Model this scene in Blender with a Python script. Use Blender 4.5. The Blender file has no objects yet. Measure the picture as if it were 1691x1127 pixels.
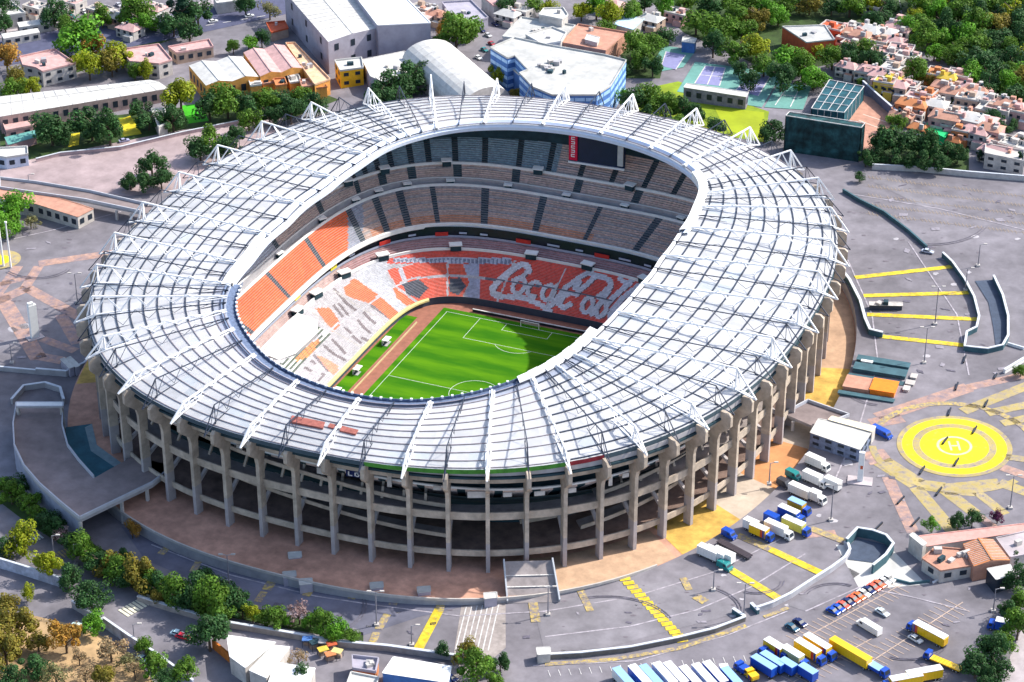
import bpy, math, random
import numpy as np
from mathutils import Vector, Matrix
random.seed(7); rng = np.random.default_rng(7)
PI = math.pi
S = bpy.context.scene
C = bpy.data.collections.new("place"); S.collection.children.link(C)

# ------------------------------------------------------------ camera, sky, sun
W0, H0 = 1691, 1127
CAM = np.array([290.543, -662.415, 427.238])
YAW, PIT, ROL, FPX = -0.39466765, 0.51114112, -0.00118966, 3872.43
cy, sy, cp, sp = math.cos(YAW), math.sin(YAW), math.cos(PIT), math.sin(PIT)
FW = np.array([sy*cp, cy*cp, -sp]); R0 = np.array([cy, -sy, 0.0]); U0 = np.cross(R0, FW)
RT = math.cos(ROL)*R0 + math.sin(ROL)*U0; UP = -math.sin(ROL)*R0 + math.cos(ROL)*U0
cam = bpy.data.cameras.new("camera"); camo = bpy.data.objects.new("camera", cam); C.objects.link(camo)
cam.sensor_width = 36; cam.lens = FPX/W0*36; cam.clip_start = 5; cam.clip_end = 6000
camo.matrix_world = Matrix(((RT[0], UP[0], -FW[0], CAM[0]), (RT[1], UP[1], -FW[1], CAM[1]), (RT[2], UP[2], -FW[2], CAM[2]), (0, 0, 0, 1)))
S.camera = camo
SUN_AZ, SUN_EL = math.radians(42), math.radians(43)      # azimuth from +x towards +y
w = bpy.data.worlds.new("World"); S.world = w; w.use_nodes = True
nt = w.node_tree; bg = nt.nodes["Background"]; sky = nt.nodes.new("ShaderNodeTexSky")
sky.sky_type = 'NISHITA'; sky.sun_disc = False; sky.sun_elevation = SUN_EL; sky.sun_rotation = PI/2 - SUN_AZ
sky.altitude = 500; sky.air_density = 1.0; sky.dust_density = 3.0
nt.links.new(sky.outputs[0], bg.inputs[0]); bg.inputs[1].default_value = 0.15
sl = bpy.data.lights.new("sun", 'SUN'); sl.energy = 3.5; sl.angle = math.radians(0.6); sl.color = (1.0, 0.955, 0.88)
so = bpy.data.objects.new("sun", sl); C.objects.link(so)
sd = Vector((math.cos(SUN_EL)*math.cos(SUN_AZ), math.cos(SUN_EL)*math.sin(SUN_AZ), math.sin(SUN_EL)))
so.rotation_euler = sd.to_track_quat('Z', 'Y').to_euler(); so.location = (0, 0, 500)
S.view_settings.view_transform = 'Standard'; S.view_settings.look = 'None'
S.view_settings.exposure = 0.9; S.view_settings.gamma = 1

# ------------------------------------------------------------ measuring helpers
SL = 0.02                      # the site is a gently tilted plane, rising to the north-east
def gz(x, y): return 17.5 + SL*(x + y)
def gp(px, py, dz=0.0):        # where the sight line of a photo point meets the ground (raised by dz)
    d = FW + (px - W0/2)/FPX*RT + (H0/2 - py)/FPX*UP
    t = (17.5 + dz + SL*(CAM[0] + CAM[1]) - CAM[2])/(d[2] - SL*(d[0] + d[1]))
    p = CAM + t*d; return Vector(p.tolist())
def zp(px, py, z):
    d = FW + (px - W0/2)/FPX*RT + (H0/2 - py)/FPX*UP
    return Vector((CAM + (z - CAM[2])/d[2]*d).tolist())
def proj(X):
    d = np.atleast_2d(X) - CAM; z = d@FW
    return np.stack([W0/2 + FPX*(d@RT)/z, H0/2 - FPX*(d@UP)/z], -1)

# ------------------------------------------------------------ materials
MATS = {}
def mat(name, col, rough=0.8, var=0.12, scale=0.5, metal=0.0, attr=False, spec=0.3, bump=0.0, alpha=1.0, big=0.0, bigs=0.02, emit=0):
    if name in MATS: return MATS[name]
    m = bpy.data.materials.new(name); m.use_nodes = True; n = m.node_tree; b = n.nodes["Principled BSDF"]; L = n.links.new
    b.inputs["Roughness"].default_value = rough; b.inputs["Metallic"].default_value = metal
    b.inputs["Specular IOR Level"].default_value = spec
    tc = n.nodes.new("ShaderNodeTexCoord")
    if attr:
        a = n.nodes.new("ShaderNodeVertexColor"); a.layer_name = "Col"; src = a.outputs[0]
    else:
        r = n.nodes.new("ShaderNodeRGB"); r.outputs[0].default_value = (*col, 1); src = r.outputs[0]
    def mul(src, scale, amt, det=4):
        nz = n.nodes.new("ShaderNodeTexNoise"); nz.inputs["Scale"].default_value = scale; nz.inputs["Detail"].default_value = det
        nz.inputs["Roughness"].default_value = 0.65
        L(tc.outputs["Object"], nz.inputs["Vector"])
        mr = n.nodes.new("ShaderNodeMapRange"); mr.inputs[1].default_value = 0.3; mr.inputs[2].default_value = 0.7
        mr.inputs[3].default_value = 1 - amt; mr.inputs[4].default_value = 1 + amt
        L(nz.outputs[0], mr.inputs[0])
        mx = n.nodes.new("ShaderNodeMix"); mx.data_type = 'RGBA'; mx.blend_type = 'MULTIPLY'; mx.inputs[0].default_value = 1
        L(src, mx.inputs[6]); L(mr.outputs[0], mx.inputs[7]); return mx.outputs[2]
    if var: src = mul(src, scale, var)
    if big: src = mul(src, bigs, big, 6)
    L(src, b.inputs["Base Color"])
    if bump:
        nz = n.nodes.new("ShaderNodeTexNoise"); nz.inputs["Scale"].default_value = scale*3
        L(tc.outputs["Object"], nz.inputs["Vector"]); bp = n.nodes.new("ShaderNodeBump"); bp.inputs["Strength"].default_value = bump
        L(nz.outputs[0], bp.inputs["Height"]); L(bp.outputs[0], b.inputs["Normal"])
    MATS[name] = m; return m
ATT = mat("coloured_surface", (1, 1, 1), attr=True, var=0.10, scale=0.6)
SEAT = mat("stand_seats", (1, 1, 1), attr=True, var=0.22, scale=0.9, rough=0.7, big=0.12, bigs=0.08)
PAINT = mat("vehicle_paint", (1, 1, 1), attr=True, var=0.05, rough=0.25, spec=0.6)
LEAF = mat("leaf", (1, 1, 1), attr=True, var=0.15, scale=0.3, rough=0.6, spec=0.2)
_n = LEAF.node_tree; _b = _n.nodes["Principled BSDF"]; _t = _n.nodes.new("ShaderNodeBsdfTranslucent"); _n.links.new(_b.inputs["Base Color"].links[0].from_socket, _t.inputs[0])
_x = _n.nodes.new("ShaderNodeMixShader"); _x.inputs[0].default_value = .35; _n.links.new(_b.outputs[0], _x.inputs[1]); _n.links.new(_t.outputs[0], _x.inputs[2]); _n.links.new(_x.outputs[0], _n.nodes["Material Output"].inputs[0])
def asphalt(name, col):
    m = mat(name, col, rough=0.9, var=0.20, scale=0.16, big=0.30, bigs=0.022)
    return m
ASPH = asphalt("asphalt", (0.185, 0.172, 0.190))
CONC = mat("concrete", (0.43, 0.36, 0.29), var=0.26, scale=0.35, big=0.2, bigs=0.06)
CONCG = mat("grey_concrete", (0.36, 0.35, 0.36), var=0.16, scale=0.3)
CPAINT = mat("pale_painted_concrete", (0.38, 0.345, 0.345), var=0.12, scale=0.4)
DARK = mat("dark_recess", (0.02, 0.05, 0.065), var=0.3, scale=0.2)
STEELW = mat("white_steel", (0.82, 0.82, 0.82), rough=0.45, var=0.06)
STEELD = mat("dark_steel", (0.035, 0.045, 0.07), rough=0.5, var=0.1)
WHITE = mat("white_paint", (0.8, 0.8, 0.78), var=0.06)
GLASS = mat("dark_glass", (0.02, 0.03, 0.045), rough=0.45, spec=0.3, var=0.1)
YEL = mat("yellow_paint", (0.62, 0.46, 0.03), var=0.38, scale=0.6, big=0.15, bigs=0.1)
YELF = mat("worn_yellow_paint", (0.50, 0.37, 0.10), var=0.35, scale=0.7)
ORPT = mat("faded_orange_paint", (0.42, 0.26, 0.20), var=0.25, scale=0.5)
LNW = mat("line_paint", (0.62, 0.60, 0.58), var=0.2, scale=1.5)
BARK = mat("bark", (0.10, 0.07, 0.05), var=0.3, scale=2)
def worn(m, back=(0.185, 0.168, 0.205), lo=.40, hi=.62, scale=.55):    # paint flaking off to the asphalt below
    n = m.node_tree; b = n.nodes["Principled BSDF"]; src = b.inputs["Base Color"].links[0].from_socket
    tc = n.nodes.new("ShaderNodeTexCoord"); nz = n.nodes.new("ShaderNodeTexNoise"); nz.inputs["Scale"].default_value = scale; nz.inputs["Detail"].default_value = 8; nz.inputs["Roughness"].default_value = .75
    n.links.new(tc.outputs["Object"], nz.inputs["Vector"]); mr = n.nodes.new("ShaderNodeMapRange"); mr.inputs[1].default_value = lo; mr.inputs[2].default_value = hi
    n.links.new(nz.outputs[0], mr.inputs[0]); mx = n.nodes.new("ShaderNodeMix"); mx.data_type = 'RGBA'; mx.inputs[7].default_value = (*back, 1)
    n.links.new(mr.outputs[0], mx.inputs[0]); n.links.new(src, mx.inputs[6]); n.links.new(mx.outputs[2], b.inputs["Base Color"])
worn(YEL, lo=.52, hi=.72); worn(YELF, lo=.40, hi=.60, scale=.8); worn(ORPT, lo=.42, hi=.68, scale=.3); worn(LNW, (.25, .24, .26), lo=.5, hi=.7)
TYRE = mat("rubber", (0.02, 0.02, 0.02), var=0.1)

# ------------------------------------------------------------ mesh collecting
class MB:
    def __init__(s): s.v = []; s.f = []; s.m = []; s.c = []; s.mats = []
    def mi(s, m):
        if m not in s.mats: s.mats.append(m)
        return s.mats.index(m)
    def face(s, pts, m, col=(1, 1, 1)):
        k = len(s.v); s.v.extend([tuple(p) for p in pts]); s.f.append(tuple(range(k, k+len(pts)))); s.m.append(s.mi(m)); s.c.append(col)
    def solid(s, vs, fs, m, col=(1, 1, 1)):
        k = len(s.v); s.v.extend([tuple(p) for p in vs]); i = s.mi(m)
        for f in fs: s.f.append(tuple(k+j for j in f)); s.m.append(i); s.c.append(col)
    def prism(s, poly, z0, z1, m, col=(1, 1, 1), top=None, topcol=None):   # poly: list of (x, y) or with own z offsets through callables
        n = len(poly)
        area = sum(poly[i][0]*poly[(i+1) % n][1] - poly[(i+1) % n][0]*poly[i][1] for i in range(n))
        if area < 0: poly = poly[::-1]
        f0 = z0 if callable(z0) else (lambda x, y: z0); f1 = z1 if callable(z1) else (lambda x, y: z1)
        b = [(p[0], p[1], f0(p[0], p[1])) for p in poly]; t = [(p[0], p[1], f1(p[0], p[1])) for p in poly]
        k = len(s.v); s.v.extend(b+t); i = s.mi(m); j = s.mi(top or m)
        for q in range(n):
            r = (q+1) % n; s.f.append((k+q, k+r, k+n+r, k+n+q)); s.m.append(i); s.c.append(col)
        s.f.append(tuple(k+n+q for q in range(n))); s.m.append(j); s.c.append(topcol or col)
        s.f.append(tuple(k+q for q in reversed(range(n)))); s.m.append(i); s.c.append(col)
    def box(s, c, sz, m, col=(1, 1, 1), rz=0, top=None, topcol=None):      # c: centre of the base
        ca, sa = math.cos(rz), math.sin(rz); a, b = sz[0]/2, sz[1]/2
        poly = [(c[0]+x*ca-y*sa, c[1]+x*sa+y*ca) for x, y in ((-a, -b), (a, -b), (a, b), (-a, b))]
        s.prism(poly, c[2], c[2]+sz[2], m, col, top, topcol)
    def bar(s, p0, p1, wd, ht, m, col=(1, 1, 1)):                         # rectangular bar between two points
        p0, p1 = Vector(p0), Vector(p1); d = (p1-p0)
        if d.length < 1e-4: return
        d.normalize(); u = Vector((0, 0, 1)); 
        if abs(d.z) > 0.95: u = Vector((1, 0, 0))
        r = d.cross(u).normalized()*wd/2; u = r.cross(d).normalized()*ht/2
        vs = [p0-r-u, p0+r-u, p0+r+u, p0-r+u, p1-r-u, p1+r-u, p1+r+u, p1-r+u]
        s.solid(vs, [(0, 3, 2, 1), (4, 5, 6, 7), (0, 1, 5, 4), (1, 2, 6, 5), (2, 3, 7, 6), (3, 0, 4, 7)], m, col)
    def tube(s, p0, p1, r0, r1, m, n=7, col=(1, 1, 1), caps=True):
        p0, p1 = Vector(p0), Vector(p1); d = (p1-p0).normalized(); u = Vector((0, 0, 1)) if abs(d.z) < 0.9 else Vector((1, 0, 0))
        a = d.cross(u).normalized(); b = d.cross(a)
        vs = [p0+(a*math.cos(2*PI*i/n)+b*math.sin(2*PI*i/n))*r0 for i in range(n)] + [p1+(a*math.cos(2*PI*i/n)+b*math.sin(2*PI*i/n))*r1 for i in range(n)]
        fs = [(i, i+n, (i+1) % n+n, (i+1) % n) for i in range(n)]
        if caps: fs += [tuple(range(n)), tuple(reversed(range(n, 2*n)))]
        s.solid(vs, fs, m, col)
    def wallpath(s, pts, th, z0, z1, m, top=None, cap=0.0, capm=None):      # a wall along a path of ground points
        n = len(pts); P = [Vector((p[0], p[1])) for p in pts]; off = []
        for i in range(n):
            a = P[max(i-1, 0)]; b = P[min(i+1, n-1)]; t = (b-a).normalized(); off.append(Vector((-t.y, t.x)))
        for i in range(n-1):
            a, b, na, nb = P[i], P[i+1], off[i], off[i+1]
            q = [a-na*th/2, b-nb*th/2, b+nb*th/2, a+na*th/2]
            f0 = (lambda x, y: gz(x, y)+z0); f1 = (lambda x, y: gz(x, y)+z1)
            s.prism([tuple(v) for v in q], f0, f1, m, top=top)
            if cap:
                q = [a-na*(th/2+.12), b-nb*(th/2+.12), b+nb*(th/2+.12), a+na*(th/2+.12)]
                s.prism([tuple(v) for v in q], (lambda x, y: gz(x, y)+z1+.002), (lambda x, y: gz(x, y)+z1+cap), capm or WHITE)
    def build(s, name, parent=None, loc=None, smooth=False):
        me = bpy.data.meshes.new(name); me.from_pydata(s.v, [], s.f)
        for m in s.mats: me.materials.append(m)
        me.polygons.foreach_set("material_index", s.m)
        if smooth: me.polygons.foreach_set("use_smooth", [True]*len(s.f))
        ca = me.color_attributes.new("Col", 'FLOAT_COLOR', 'CORNER')
        arr = np.ones((sum(len(f) for f in s.f), 4), dtype=np.float32); k = 0
        ln = np.array([len(f) for f in s.f]); arr[:, :3] = np.repeat(np.array(s.c, dtype=np.float32).reshape(-1, 3), ln, axis=0)
        ca.data.foreach_set("color", arr.ravel()); me.update()
        o = bpy.data.objects.new(name, me); C.objects.link(o)
        if loc is not None: o.location = loc
        if parent is not None: o.parent = parent
        return o
def tag(o, label=None, cat=None, group=None, kind=None):
    if label: o["label"] = label
    if cat: o["category"] = cat
    if group: o["group"] = group
    if kind: o["kind"] = kind
    return o
def empty(name, loc, rz, label, cat, group=None):
    o = bpy.data.objects.new(name, None); C.objects.link(o); o.location = loc; o.rotation_euler = (0, 0, rz); o.empty_display_size = 1
    return tag(o, label, cat, group)
ORD = ["first", "second", "third", "fourth", "fifth", "sixth", "seventh", "eighth", "ninth", "tenth", "eleventh", "twelfth", "thirteenth", "fourteenth", "fifteenth", "sixteenth", "seventeenth", "eighteenth", "nineteenth", "twentieth", "twenty-first", "twenty-second", "twenty-third", "twenty-fourth"]
def copy_tree(o, parent=None):
    c = o.copy(); C.objects.link(c); c.parent = parent
    for ch in list(o.children): copy_tree(ch, c)
    return c
def sheet(name, polys, k, m, kind="structure", cols=None):                # flat sheets lying on the tilted ground, k layers up
    mb = MB()
    for i, P in enumerate(polys):
        pts = [gp(*p) for p in P]; pts = [(p.x, p.y, p.z+0.05*k) for p in pts]
        a = sum(pts[i][0]*pts[(i+1) % len(pts)][1]-pts[(i+1) % len(pts)][0]*pts[i][1] for i in range(len(pts)))
        if a < 0: pts = pts[::-1]
        mb.face(pts, m, (cols[i] if cols else (1, 1, 1)))
    return tag(mb.build(name), kind=kind)
def strip(a, b, wpx):                                                      # a straight band between two photo points, width in metres
    A, B = gp(*a), gp(*b); d = (B-A); d.z = 0; d.normalize(); n = Vector((-d.y, d.x, 0))*wpx/2
    return [A-n, B-n, B+n, A+n]
def wsheet(name, quads, k, m, kind="structure"):
    mb = MB()
    for q in quads:
        pts = [(p[0], p[1], gz(p[0], p[1])+0.05*k) for p in q]
        a = sum(pts[i][0]*pts[(i+1) % len(pts)][1]-pts[(i+1) % len(pts)][0]*pts[i][1] for i in range(len(pts)))
        if a < 0: pts = pts[::-1]
        mb.face(pts, m)
    return tag(mb.build(name), kind=kind)

# ------------------------------------------------------------ plan curves of the stadium
def sup(q, th, off=0.0):
    a, b, n = q; c, s_ = abs(math.cos(th)), abs(math.sin(th))
    r = ((c/(a+off))**n + (s_/(b+off))**n)**(-1/n); return Vector((r*math.cos(th), r*math.sin(th)))
RIMPTS = [(-127.2, 93.2), (-134.9, 87.4), (-150.4, 75.2), (-173.6, 67.5), (-198.6, 69.7), (-215.9, 79.4), (-225.5, 89.2), (-235.4, 95.9), (-243.8, 100.7), (-255.5, 103.2), (-266.1, 103.8), (-275.9, 103.4), (-285.2, 102.4), (-294, 101), (-301.2, 98.5), (-308, 94.5), (-316.1, 84.1), (-332.1, 71), (-348, 64.6), (-367.3, 64), (-381.8, 67.5), (-394, 74.2), (-406.3, 85), (-417.7, 96), (-426.7, 103.6), (-436.2, 109.5), (-443.9, 110.6), (-452.8, 109.3), (-464.4, 105.7), (-475.1, 99.5)]
_a = np.array([p[0] % 360 for p in RIMPTS]); _r = np.array([p[1] for p in RIMPTS]); _o = np.argsort(_a); _a, _r = _a[_o], _r[_o]
_aa = np.concatenate([_a-360, _a, _a+360]); _rr = np.concatenate([_r]*3)
_g = np.arange(0, 360, 1.0); _gr = np.interp(_g, _aa, _rr); _k = np.exp(-0.5*(np.arange(-9, 10)/3.2)**2); _k /= _k.sum()
_gr = np.convolve(np.concatenate([_gr[-9:], _gr, _gr[:9]]), _k, 'valid')
def rim(deg): 
    r = np.interp(deg % 360, np.append(_g, 360), np.append(_gr, _gr[0])); t = math.radians(deg); return Vector((r*math.cos(t), r*math.sin(t)))
QO = (121.0, 136.8, 2.365); QC = (119.4, 133.0, 2.5)                       # roof edge, column line
def inner_deg(d):                                                         # the trusses run square to the long sides and fan out at the ends
    d = d % 360; q = int(d//90); x = d-90*q; 
    if q % 2: x = 90-x
    y = float(np.interp(x, [0, 2.6, 14.8, 20, 26.5, 32, 37.7, 48.8, 60, 69.7, 80, 90], [0, 5, 24, 32, 39, 43, 46, 51.5, 58.6, 67.8, 79, 90]))
    if q % 2: y = 90-y
    return 90*q+y
WT = [232.5, 222.5, 212.5, 201.7, 190.2, 177.6, 165.3, 153.5, 142.3, 131.2, 120.3, 109.3, 97.8, 86.0, 74.4, 63.5, 53, 42.3, 31.5, 20.2, 8.8, -2.8, -14.5, -25.2, -35.2, -45, -54.9, -64.8, -74.9, -85.5, -96.2, -107, -117.4]
TH = []
for i, d in enumerate(WT):
    nx = WT[i+1] if i+1 < len(WT) else WT[0]-360
    TH += [(d, True), ((d+nx)/2, False)]
NB = len(TH)
ZI, ZO = 59.8, 55.9
def roofpt(deg, t):                                                       # t 0 at the opening, 1 at the outer edge
    a = rim(inner_deg(deg)); b = sup(QO, math.radians(deg)); p = a.lerp(b, t)
    return Vector((p.x, p.y, ZI+(ZO-ZI)*t+1.0*math.sin(PI*min(max(t, 0), 1))))

st = empty("stadium", (0, 0, 17.5), 0, "huge oval football stadium with white ribbed ring roof and tall concrete columns", "stadium")
st.location = (0, 0, 0)

# ------------------------------------------------------------ ground, pit, terrace
QT = (129.5, 149.5, 2.35)                                                  # outer edge of the raised terrace
mb = MB()
N = 180; rings = [1.0, 1.15, 1.5, 2.2, 3.5, 6.0, 12.0, 22]
pts = [[(lambda p: (p.x*k, p.y*k, gz(p.x*k, p.y*k)))(sup(QT, 2*PI*i/N)) for i in range(N)] for k in rings]
for a in range(len(rings)-1):
    for i in range(N):
        j = (i+1) % N; mb.face([pts[a][i], pts[a+1][i], pts[a+1][j], pts[a][j]], ASPH)
tag(mb.build("ground"), kind="structure")
TERR = mat("reddish_terrace", (0.50, 0.27, 0.19), var=0.25, scale=0.25, big=0.25, bigs=0.04)
mb = MB()
def ringquads(mb, qa, oa, za, qb, ob, zb, m, n=180, t0=0, t1=2*PI, col=(1, 1, 1)):
    for i in range(n):
        a0 = t0+(t1-t0)*i/n; a1 = t0+(t1-t0)*(i+1)/n
        p = [sup(qa, a0, oa), sup(qb, a0, ob), sup(qb, a1, ob), sup(qa, a1, oa)]; z = [za, zb, zb, za]
        mb.face([(p[k].x, p[k].y, z[k](p[k].x, p[k].y) if callable(z[k]) else z[k]) for k in range(4)], m, col)
ringquads(mb, QC, -34, 17.5, QT, 0, 17.5, TERR)
tag(mb.build("terrace"), kind="structure")
mb = MB()   # retaining wall between terrace and the tilted site, with a pale coping
for i in range(N):
    a0, a1 = 2*PI*i/N, 2*PI*(i+1)/N; p0, p1 = sup(QT, a0), sup(QT, a1); g0, g1 = gz(*p0), gz(*p1)
    mb.face([(p0.x, p0.y, min(g0, 17.5)-.6), (p1.x, p1.y, min(g1, 17.5)-.6), (p1.x, p1.y, max(17.5, g1)), (p0.x, p0.y, max(17.5, g0))], CONCG)
    if -125 < (math.degrees(a0)+180) % 360-180 < -44:
        q = [sup(QT, a0, -.2), sup(QT, a1, -.2), sup(QT, a1, .25), sup(QT, a0, .25)]
        mb.prism([tuple(v) for v in q], 17.4, 18.3, mat("pale_coping", (0.5, 0.46, 0.42)))
tag(mb.build("retaining_wall"), "low grey retaining wall with pale coping round the stadium terrace", "wall")
# painted zones of the terrace
def terrzone(name, d0, d1, o0, o1, m, lay):
    mb = MB(); n = max(3, int(abs(d1-d0)/2))
    for i in range(n):
        a0 = math.radians(d0+(d1-d0)*i/n); a1 = math.radians(d0+(d1-d0)*(i+1)/n)
        p = [sup(QC, a0, o0), sup(QT, a0, o1), sup(QT, a1, o1), sup(QC, a1, o0)]
        mb.face([(v.x, v.y, 17.5+.05*lay) for v in p], m)
    tag(mb.build(name), kind="structure")
TY = mat("yellow_terrace_paint", (0.50, 0.31, 0.07), var=0.3, scale=0.2, big=0.2, bigs=0.05)
TP = mat("pale_terrace_concrete", (0.46, 0.38, 0.30), var=0.2, scale=0.2)
TO = mat("orange_terrace_paint", (0.52, 0.24, 0.10), var=0.2, scale=0.2)
TT = mat("tan_terrace", (.42, .27, .17), var=.25, scale=.2)
terrzone("yellow_paving", -40, -29, -22, -.4, TY, 1); terrzone("pale_paving", -29, -20, -22, -.4, TP, 1)
terrzone("orange_paving", -20, -8, -22, -.4, TO, 1); terrzone("pale_paving", -8, 4, -22, -.4, TP, 1)
terrzone("yellow_paving", 4, 17, -22, -.4, TY, 1); terrzone("tan_paving", 17, 47, -22, -.4, TT, 1)
terrzone("pale_paving", -62, -41, -6, -.4, mat("peach_paving", (0.47, 0.31, 0.2), var=0.2, scale=0.3), 1)
terrzone("yellow_paving", -166, -148, -10, -.4, TY, 1); terrzone("orange_paving", -148, -138, -10, -.4, TERR, 1)

# ------------------------------------------------------------ pitch
GR = bpy.data.materials.new("pitch_grass"); GR.use_nodes = True
n = GR.node_tree; b = n.nodes["Principled BSDF"]; b.inputs["Roughness"].default_value = 0.9; b.inputs["Specular IOR Level"].default_value = 0.1
tc = n.nodes.new("ShaderNodeTexCoord"); sx = n.nodes.new("ShaderNodeSeparateXYZ"); n.links.new(tc.outputs["Object"], sx.inputs[0])
mm = n.nodes.new("ShaderNodeMath"); mm.operation = 'MULTIPLY'; mm.inputs[1].default_value = PI/5.5; n.links.new(sx.outputs[1], mm.inputs[0])
si = n.nodes.new("ShaderNodeMath"); si.operation = 'SINE'; n.links.new(mm.outputs[0], si.inputs[0])
nz = n.nodes.new("ShaderNodeTexNoise"); nz.inputs["Scale"].default_value = 0.12; nz.inputs["Detail"].default_value = 7
mp = n.nodes.new("ShaderNodeMapping"); mp.inputs["Scale"].default_value = (0.5, 2.2, 1); n.links.new(tc.outputs["Object"], mp.inputs[0]); n.links.new(mp.outputs[0], nz.inputs[0])
ad = n.nodes.new("ShaderNodeMath"); ad.operation = 'MULTIPLY_ADD'; ad.inputs[1].default_value = 0.16; n.links.new(si.outputs[0], ad.inputs[0]); n.links.new(nz.outputs[0], ad.inputs[2])
cr = n.nodes.new("ShaderNodeValToRGB"); cr.color_ramp.elements[0].position = 0.3; cr.color_ramp.elements[0].color = (0.030, 0.145, 0.003, 1)
cr.color_ramp.elements[1].position = 0.75; cr.color_ramp.elements[1].color = (0.085, 0.235, 0.004, 1); n.links.new(ad.outputs[0], cr.inputs[0]); n.links.new(cr.outputs[0], b.inputs[0])
TRK = mat("track_clay", (0.30, 0.125, 0.085), var=0.2, scale=0.4)
mb = MB(); QA = (49.0, 62.0, 5.0)
mb.face([(*sup(QA, 2*PI*i/120), 0) for i in range(120)], TRK); tag(mb.build("pitch_surround"), kind="structure")
mb = MB(); mb.face([(-36.4, -62, .04), (38, -62, .04), (38, 55, .04), (-36.4, 55, .04)], GR); tag(mb.build("pitch"), kind="structure")
mb = MB(); mb.face([(-48.4, -45, .04), (-42.6, -45, .04), (-42.6, 44, .04), (-47.9, 44, .04)], GR); tag(mb.build("grass_verge"), kind="structure")
mb = MB(); Z = .08
def ln(a, b, wd=.13):
    a, b = Vector(a), Vector(b); d = (b-a).normalized(); n_ = Vector((-d.y, d.x))*wd/2
    mb.face([(*(a-n_), Z), (*(b-n_), Z), (*(b+n_), Z), (*(a+n_), Z)], WHITE)
for a, b in [((-34, -52.5), (-34, 52.5)), ((34, 52.5), (34, -52.5)), ((-34, 52.37), (34, 52.37)), ((34, -52.37), (-34, -52.37)), ((-33.87, 0), (33.87, 0))]: ln(a, b)
for s_ in (1, -1):
    for w_, dd in ((20.16, 16.5), (9.16, 5.5)):
        y0, y1 = s_*52.24, s_*(52.5-dd); ln((-w_, y0), (-w_, y1)); ln((w_, y0), (w_, y1)); ln((-w_-.13, y1), (w_+.13, y1))
    A = [(9.15*math.cos(t), s_*(41.5-9.15*math.sin(t))) for t in np.linspace(math.radians(37), math.radians(143), 20)]
    for i in range(19): ln(A[i], A[i+1])
A = [(9.15*math.cos(t), 9.15*math.sin(t)) for t in np.linspace(0, 2*PI, 61)]
for i in range(60): ln(A[i], A[i+1])
tag(mb.build("pitch_markings"), kind="structure")
for s_, lb in ((1, "white football goal at the shaded far end of the pitch"), (-1, "white football goal at the near end of the pitch under the roof")):
    if s_ < 0: continue
    g = empty("football_goal", (0, s_*52.5, 0.05), 0, lb, "goal")
    for x in (-3.66, 3.66):
        mb = MB(); mb.tube((x, 0, 0), (x, 0, 2.5), .14, .14, WHITE); mb.build("post", g)
    mb = MB(); mb.tube((-3.66, 0, 2.5), (3.66, 0, 2.5), .14, .14, WHITE); mb.build("crossbar", g)
    mb = MB()
    for i in range(13):
        x = -3.66+.61*i; mb.bar((x, 0, 2.45), (x, 1.9, 0), .05, .05, LNW)
    for k in range(1, 5): mb.bar((-3.66, 1.9*k/4.5, 2.45*(1-k/4.5)), (3.66, 1.9*k/4.5, 2.45*(1-k/4.5)), .05, .05, LNW)
    mb.build("net", g)
mb = MB(); mb.box((4, 56.3, 0), (58, .4, 1.1), mat("black_board", (0.02, 0.02, 0.03))); mb.box((4, 56.3, 1.1), (58, .6, .12), LNW)
tag(mb.build("advertising_board"), "long black advertising board behind the far goal", "board")
mb = MB(); mb.box((-41, 0, 0), (.4, 80, .5), mat("kerb_tan", (0.45, 0.38, 0.2)));
tag(mb.build("track_kerb"), kind="structure")
for i, (x, y) in enumerate([(-45.2, -25.5), (-45.2, -3), (-44.6, 21)]):
    d = empty("team_dugout", (x, y, .05), 0, f"{'white team dugout with dark opening beside the clay track, ' + ['nearest the roof edge', 'middle one', 'nearest the far corner'][i]}", "dugout", "dugouts beside the track")
    mb = MB(); L_ = (16, 3, 4)[i]; mb.box((0, 0, 0), (2.0, L_, .15), CONCG); mb.box((-.9, 0, .15), (.2, L_, 1.9), WHITE); mb.build("back_panel", d)
    mb = MB()
    for k in range(max(2, int(L_/2))): mb.box((0.1, -L_/2+1+k*2.0, 2.05), (2.4, 1.7, .2), WHITE)
    mb.build("canopy", d)
    mb = MB(); mb.box((-.3, 0, .15), (.6, L_-.4, .6), STEELD); mb.build("bench", d)

# ------------------------------------------------------------ the bowl
def inpoly(x, y, P):
    r = False; j = len(P)-1
    for i in range(len(P)):
        if (P[i][1] > y) != (P[j][1] > y) and x < (P[j][0]-P[i][0])*(y-P[i][1])/(P[j][1]-P[i][1])+P[i][0]: r = not r
        j = i
    return r
def near(x, y, P, wd):
    for i in range(len(P)-1):
        ax, ay = P[i]; bx, by = P[i+1]; dx, dy = bx-ax, by-ay; L2 = dx*dx+dy*dy
        t = max(0, min(1, ((x-ax)*dx+(y-ay)*dy)/L2)); 
        if (x-ax-t*dx)**2+(y-ay-t*dy)**2 < wd*wd: return True
    return False
RED = (0.74, 0.055, 0.015); ORG = (0.78, 0.16, 0.025); LG = (0.60, 0.63, 0.70); WG = (0.50, 0.49, 0.51); NAVY = (0.012, 0.035, 0.07); DK = (0.10, 0.09, 0.10)
def _gl(O, ex, ey, pts): return [(O[0]+x*ex[0]+y*ey[0], O[1]+x*ex[1]+y*ey[1]) for x, y in pts]
def _dummy(): pass
def _ov(cx, cy_, rx, ry, a0=0, a1=360): return [(cx+rx*math.cos(math.radians(a)), cy_+ry*math.sin(math.radians(a))) for a in range(a0, a1+1, 20)]
_A = ((846, 484), (27, 6), (12, -30)); _B = ((940, 510), (27, 7), (13, -32))
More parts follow.
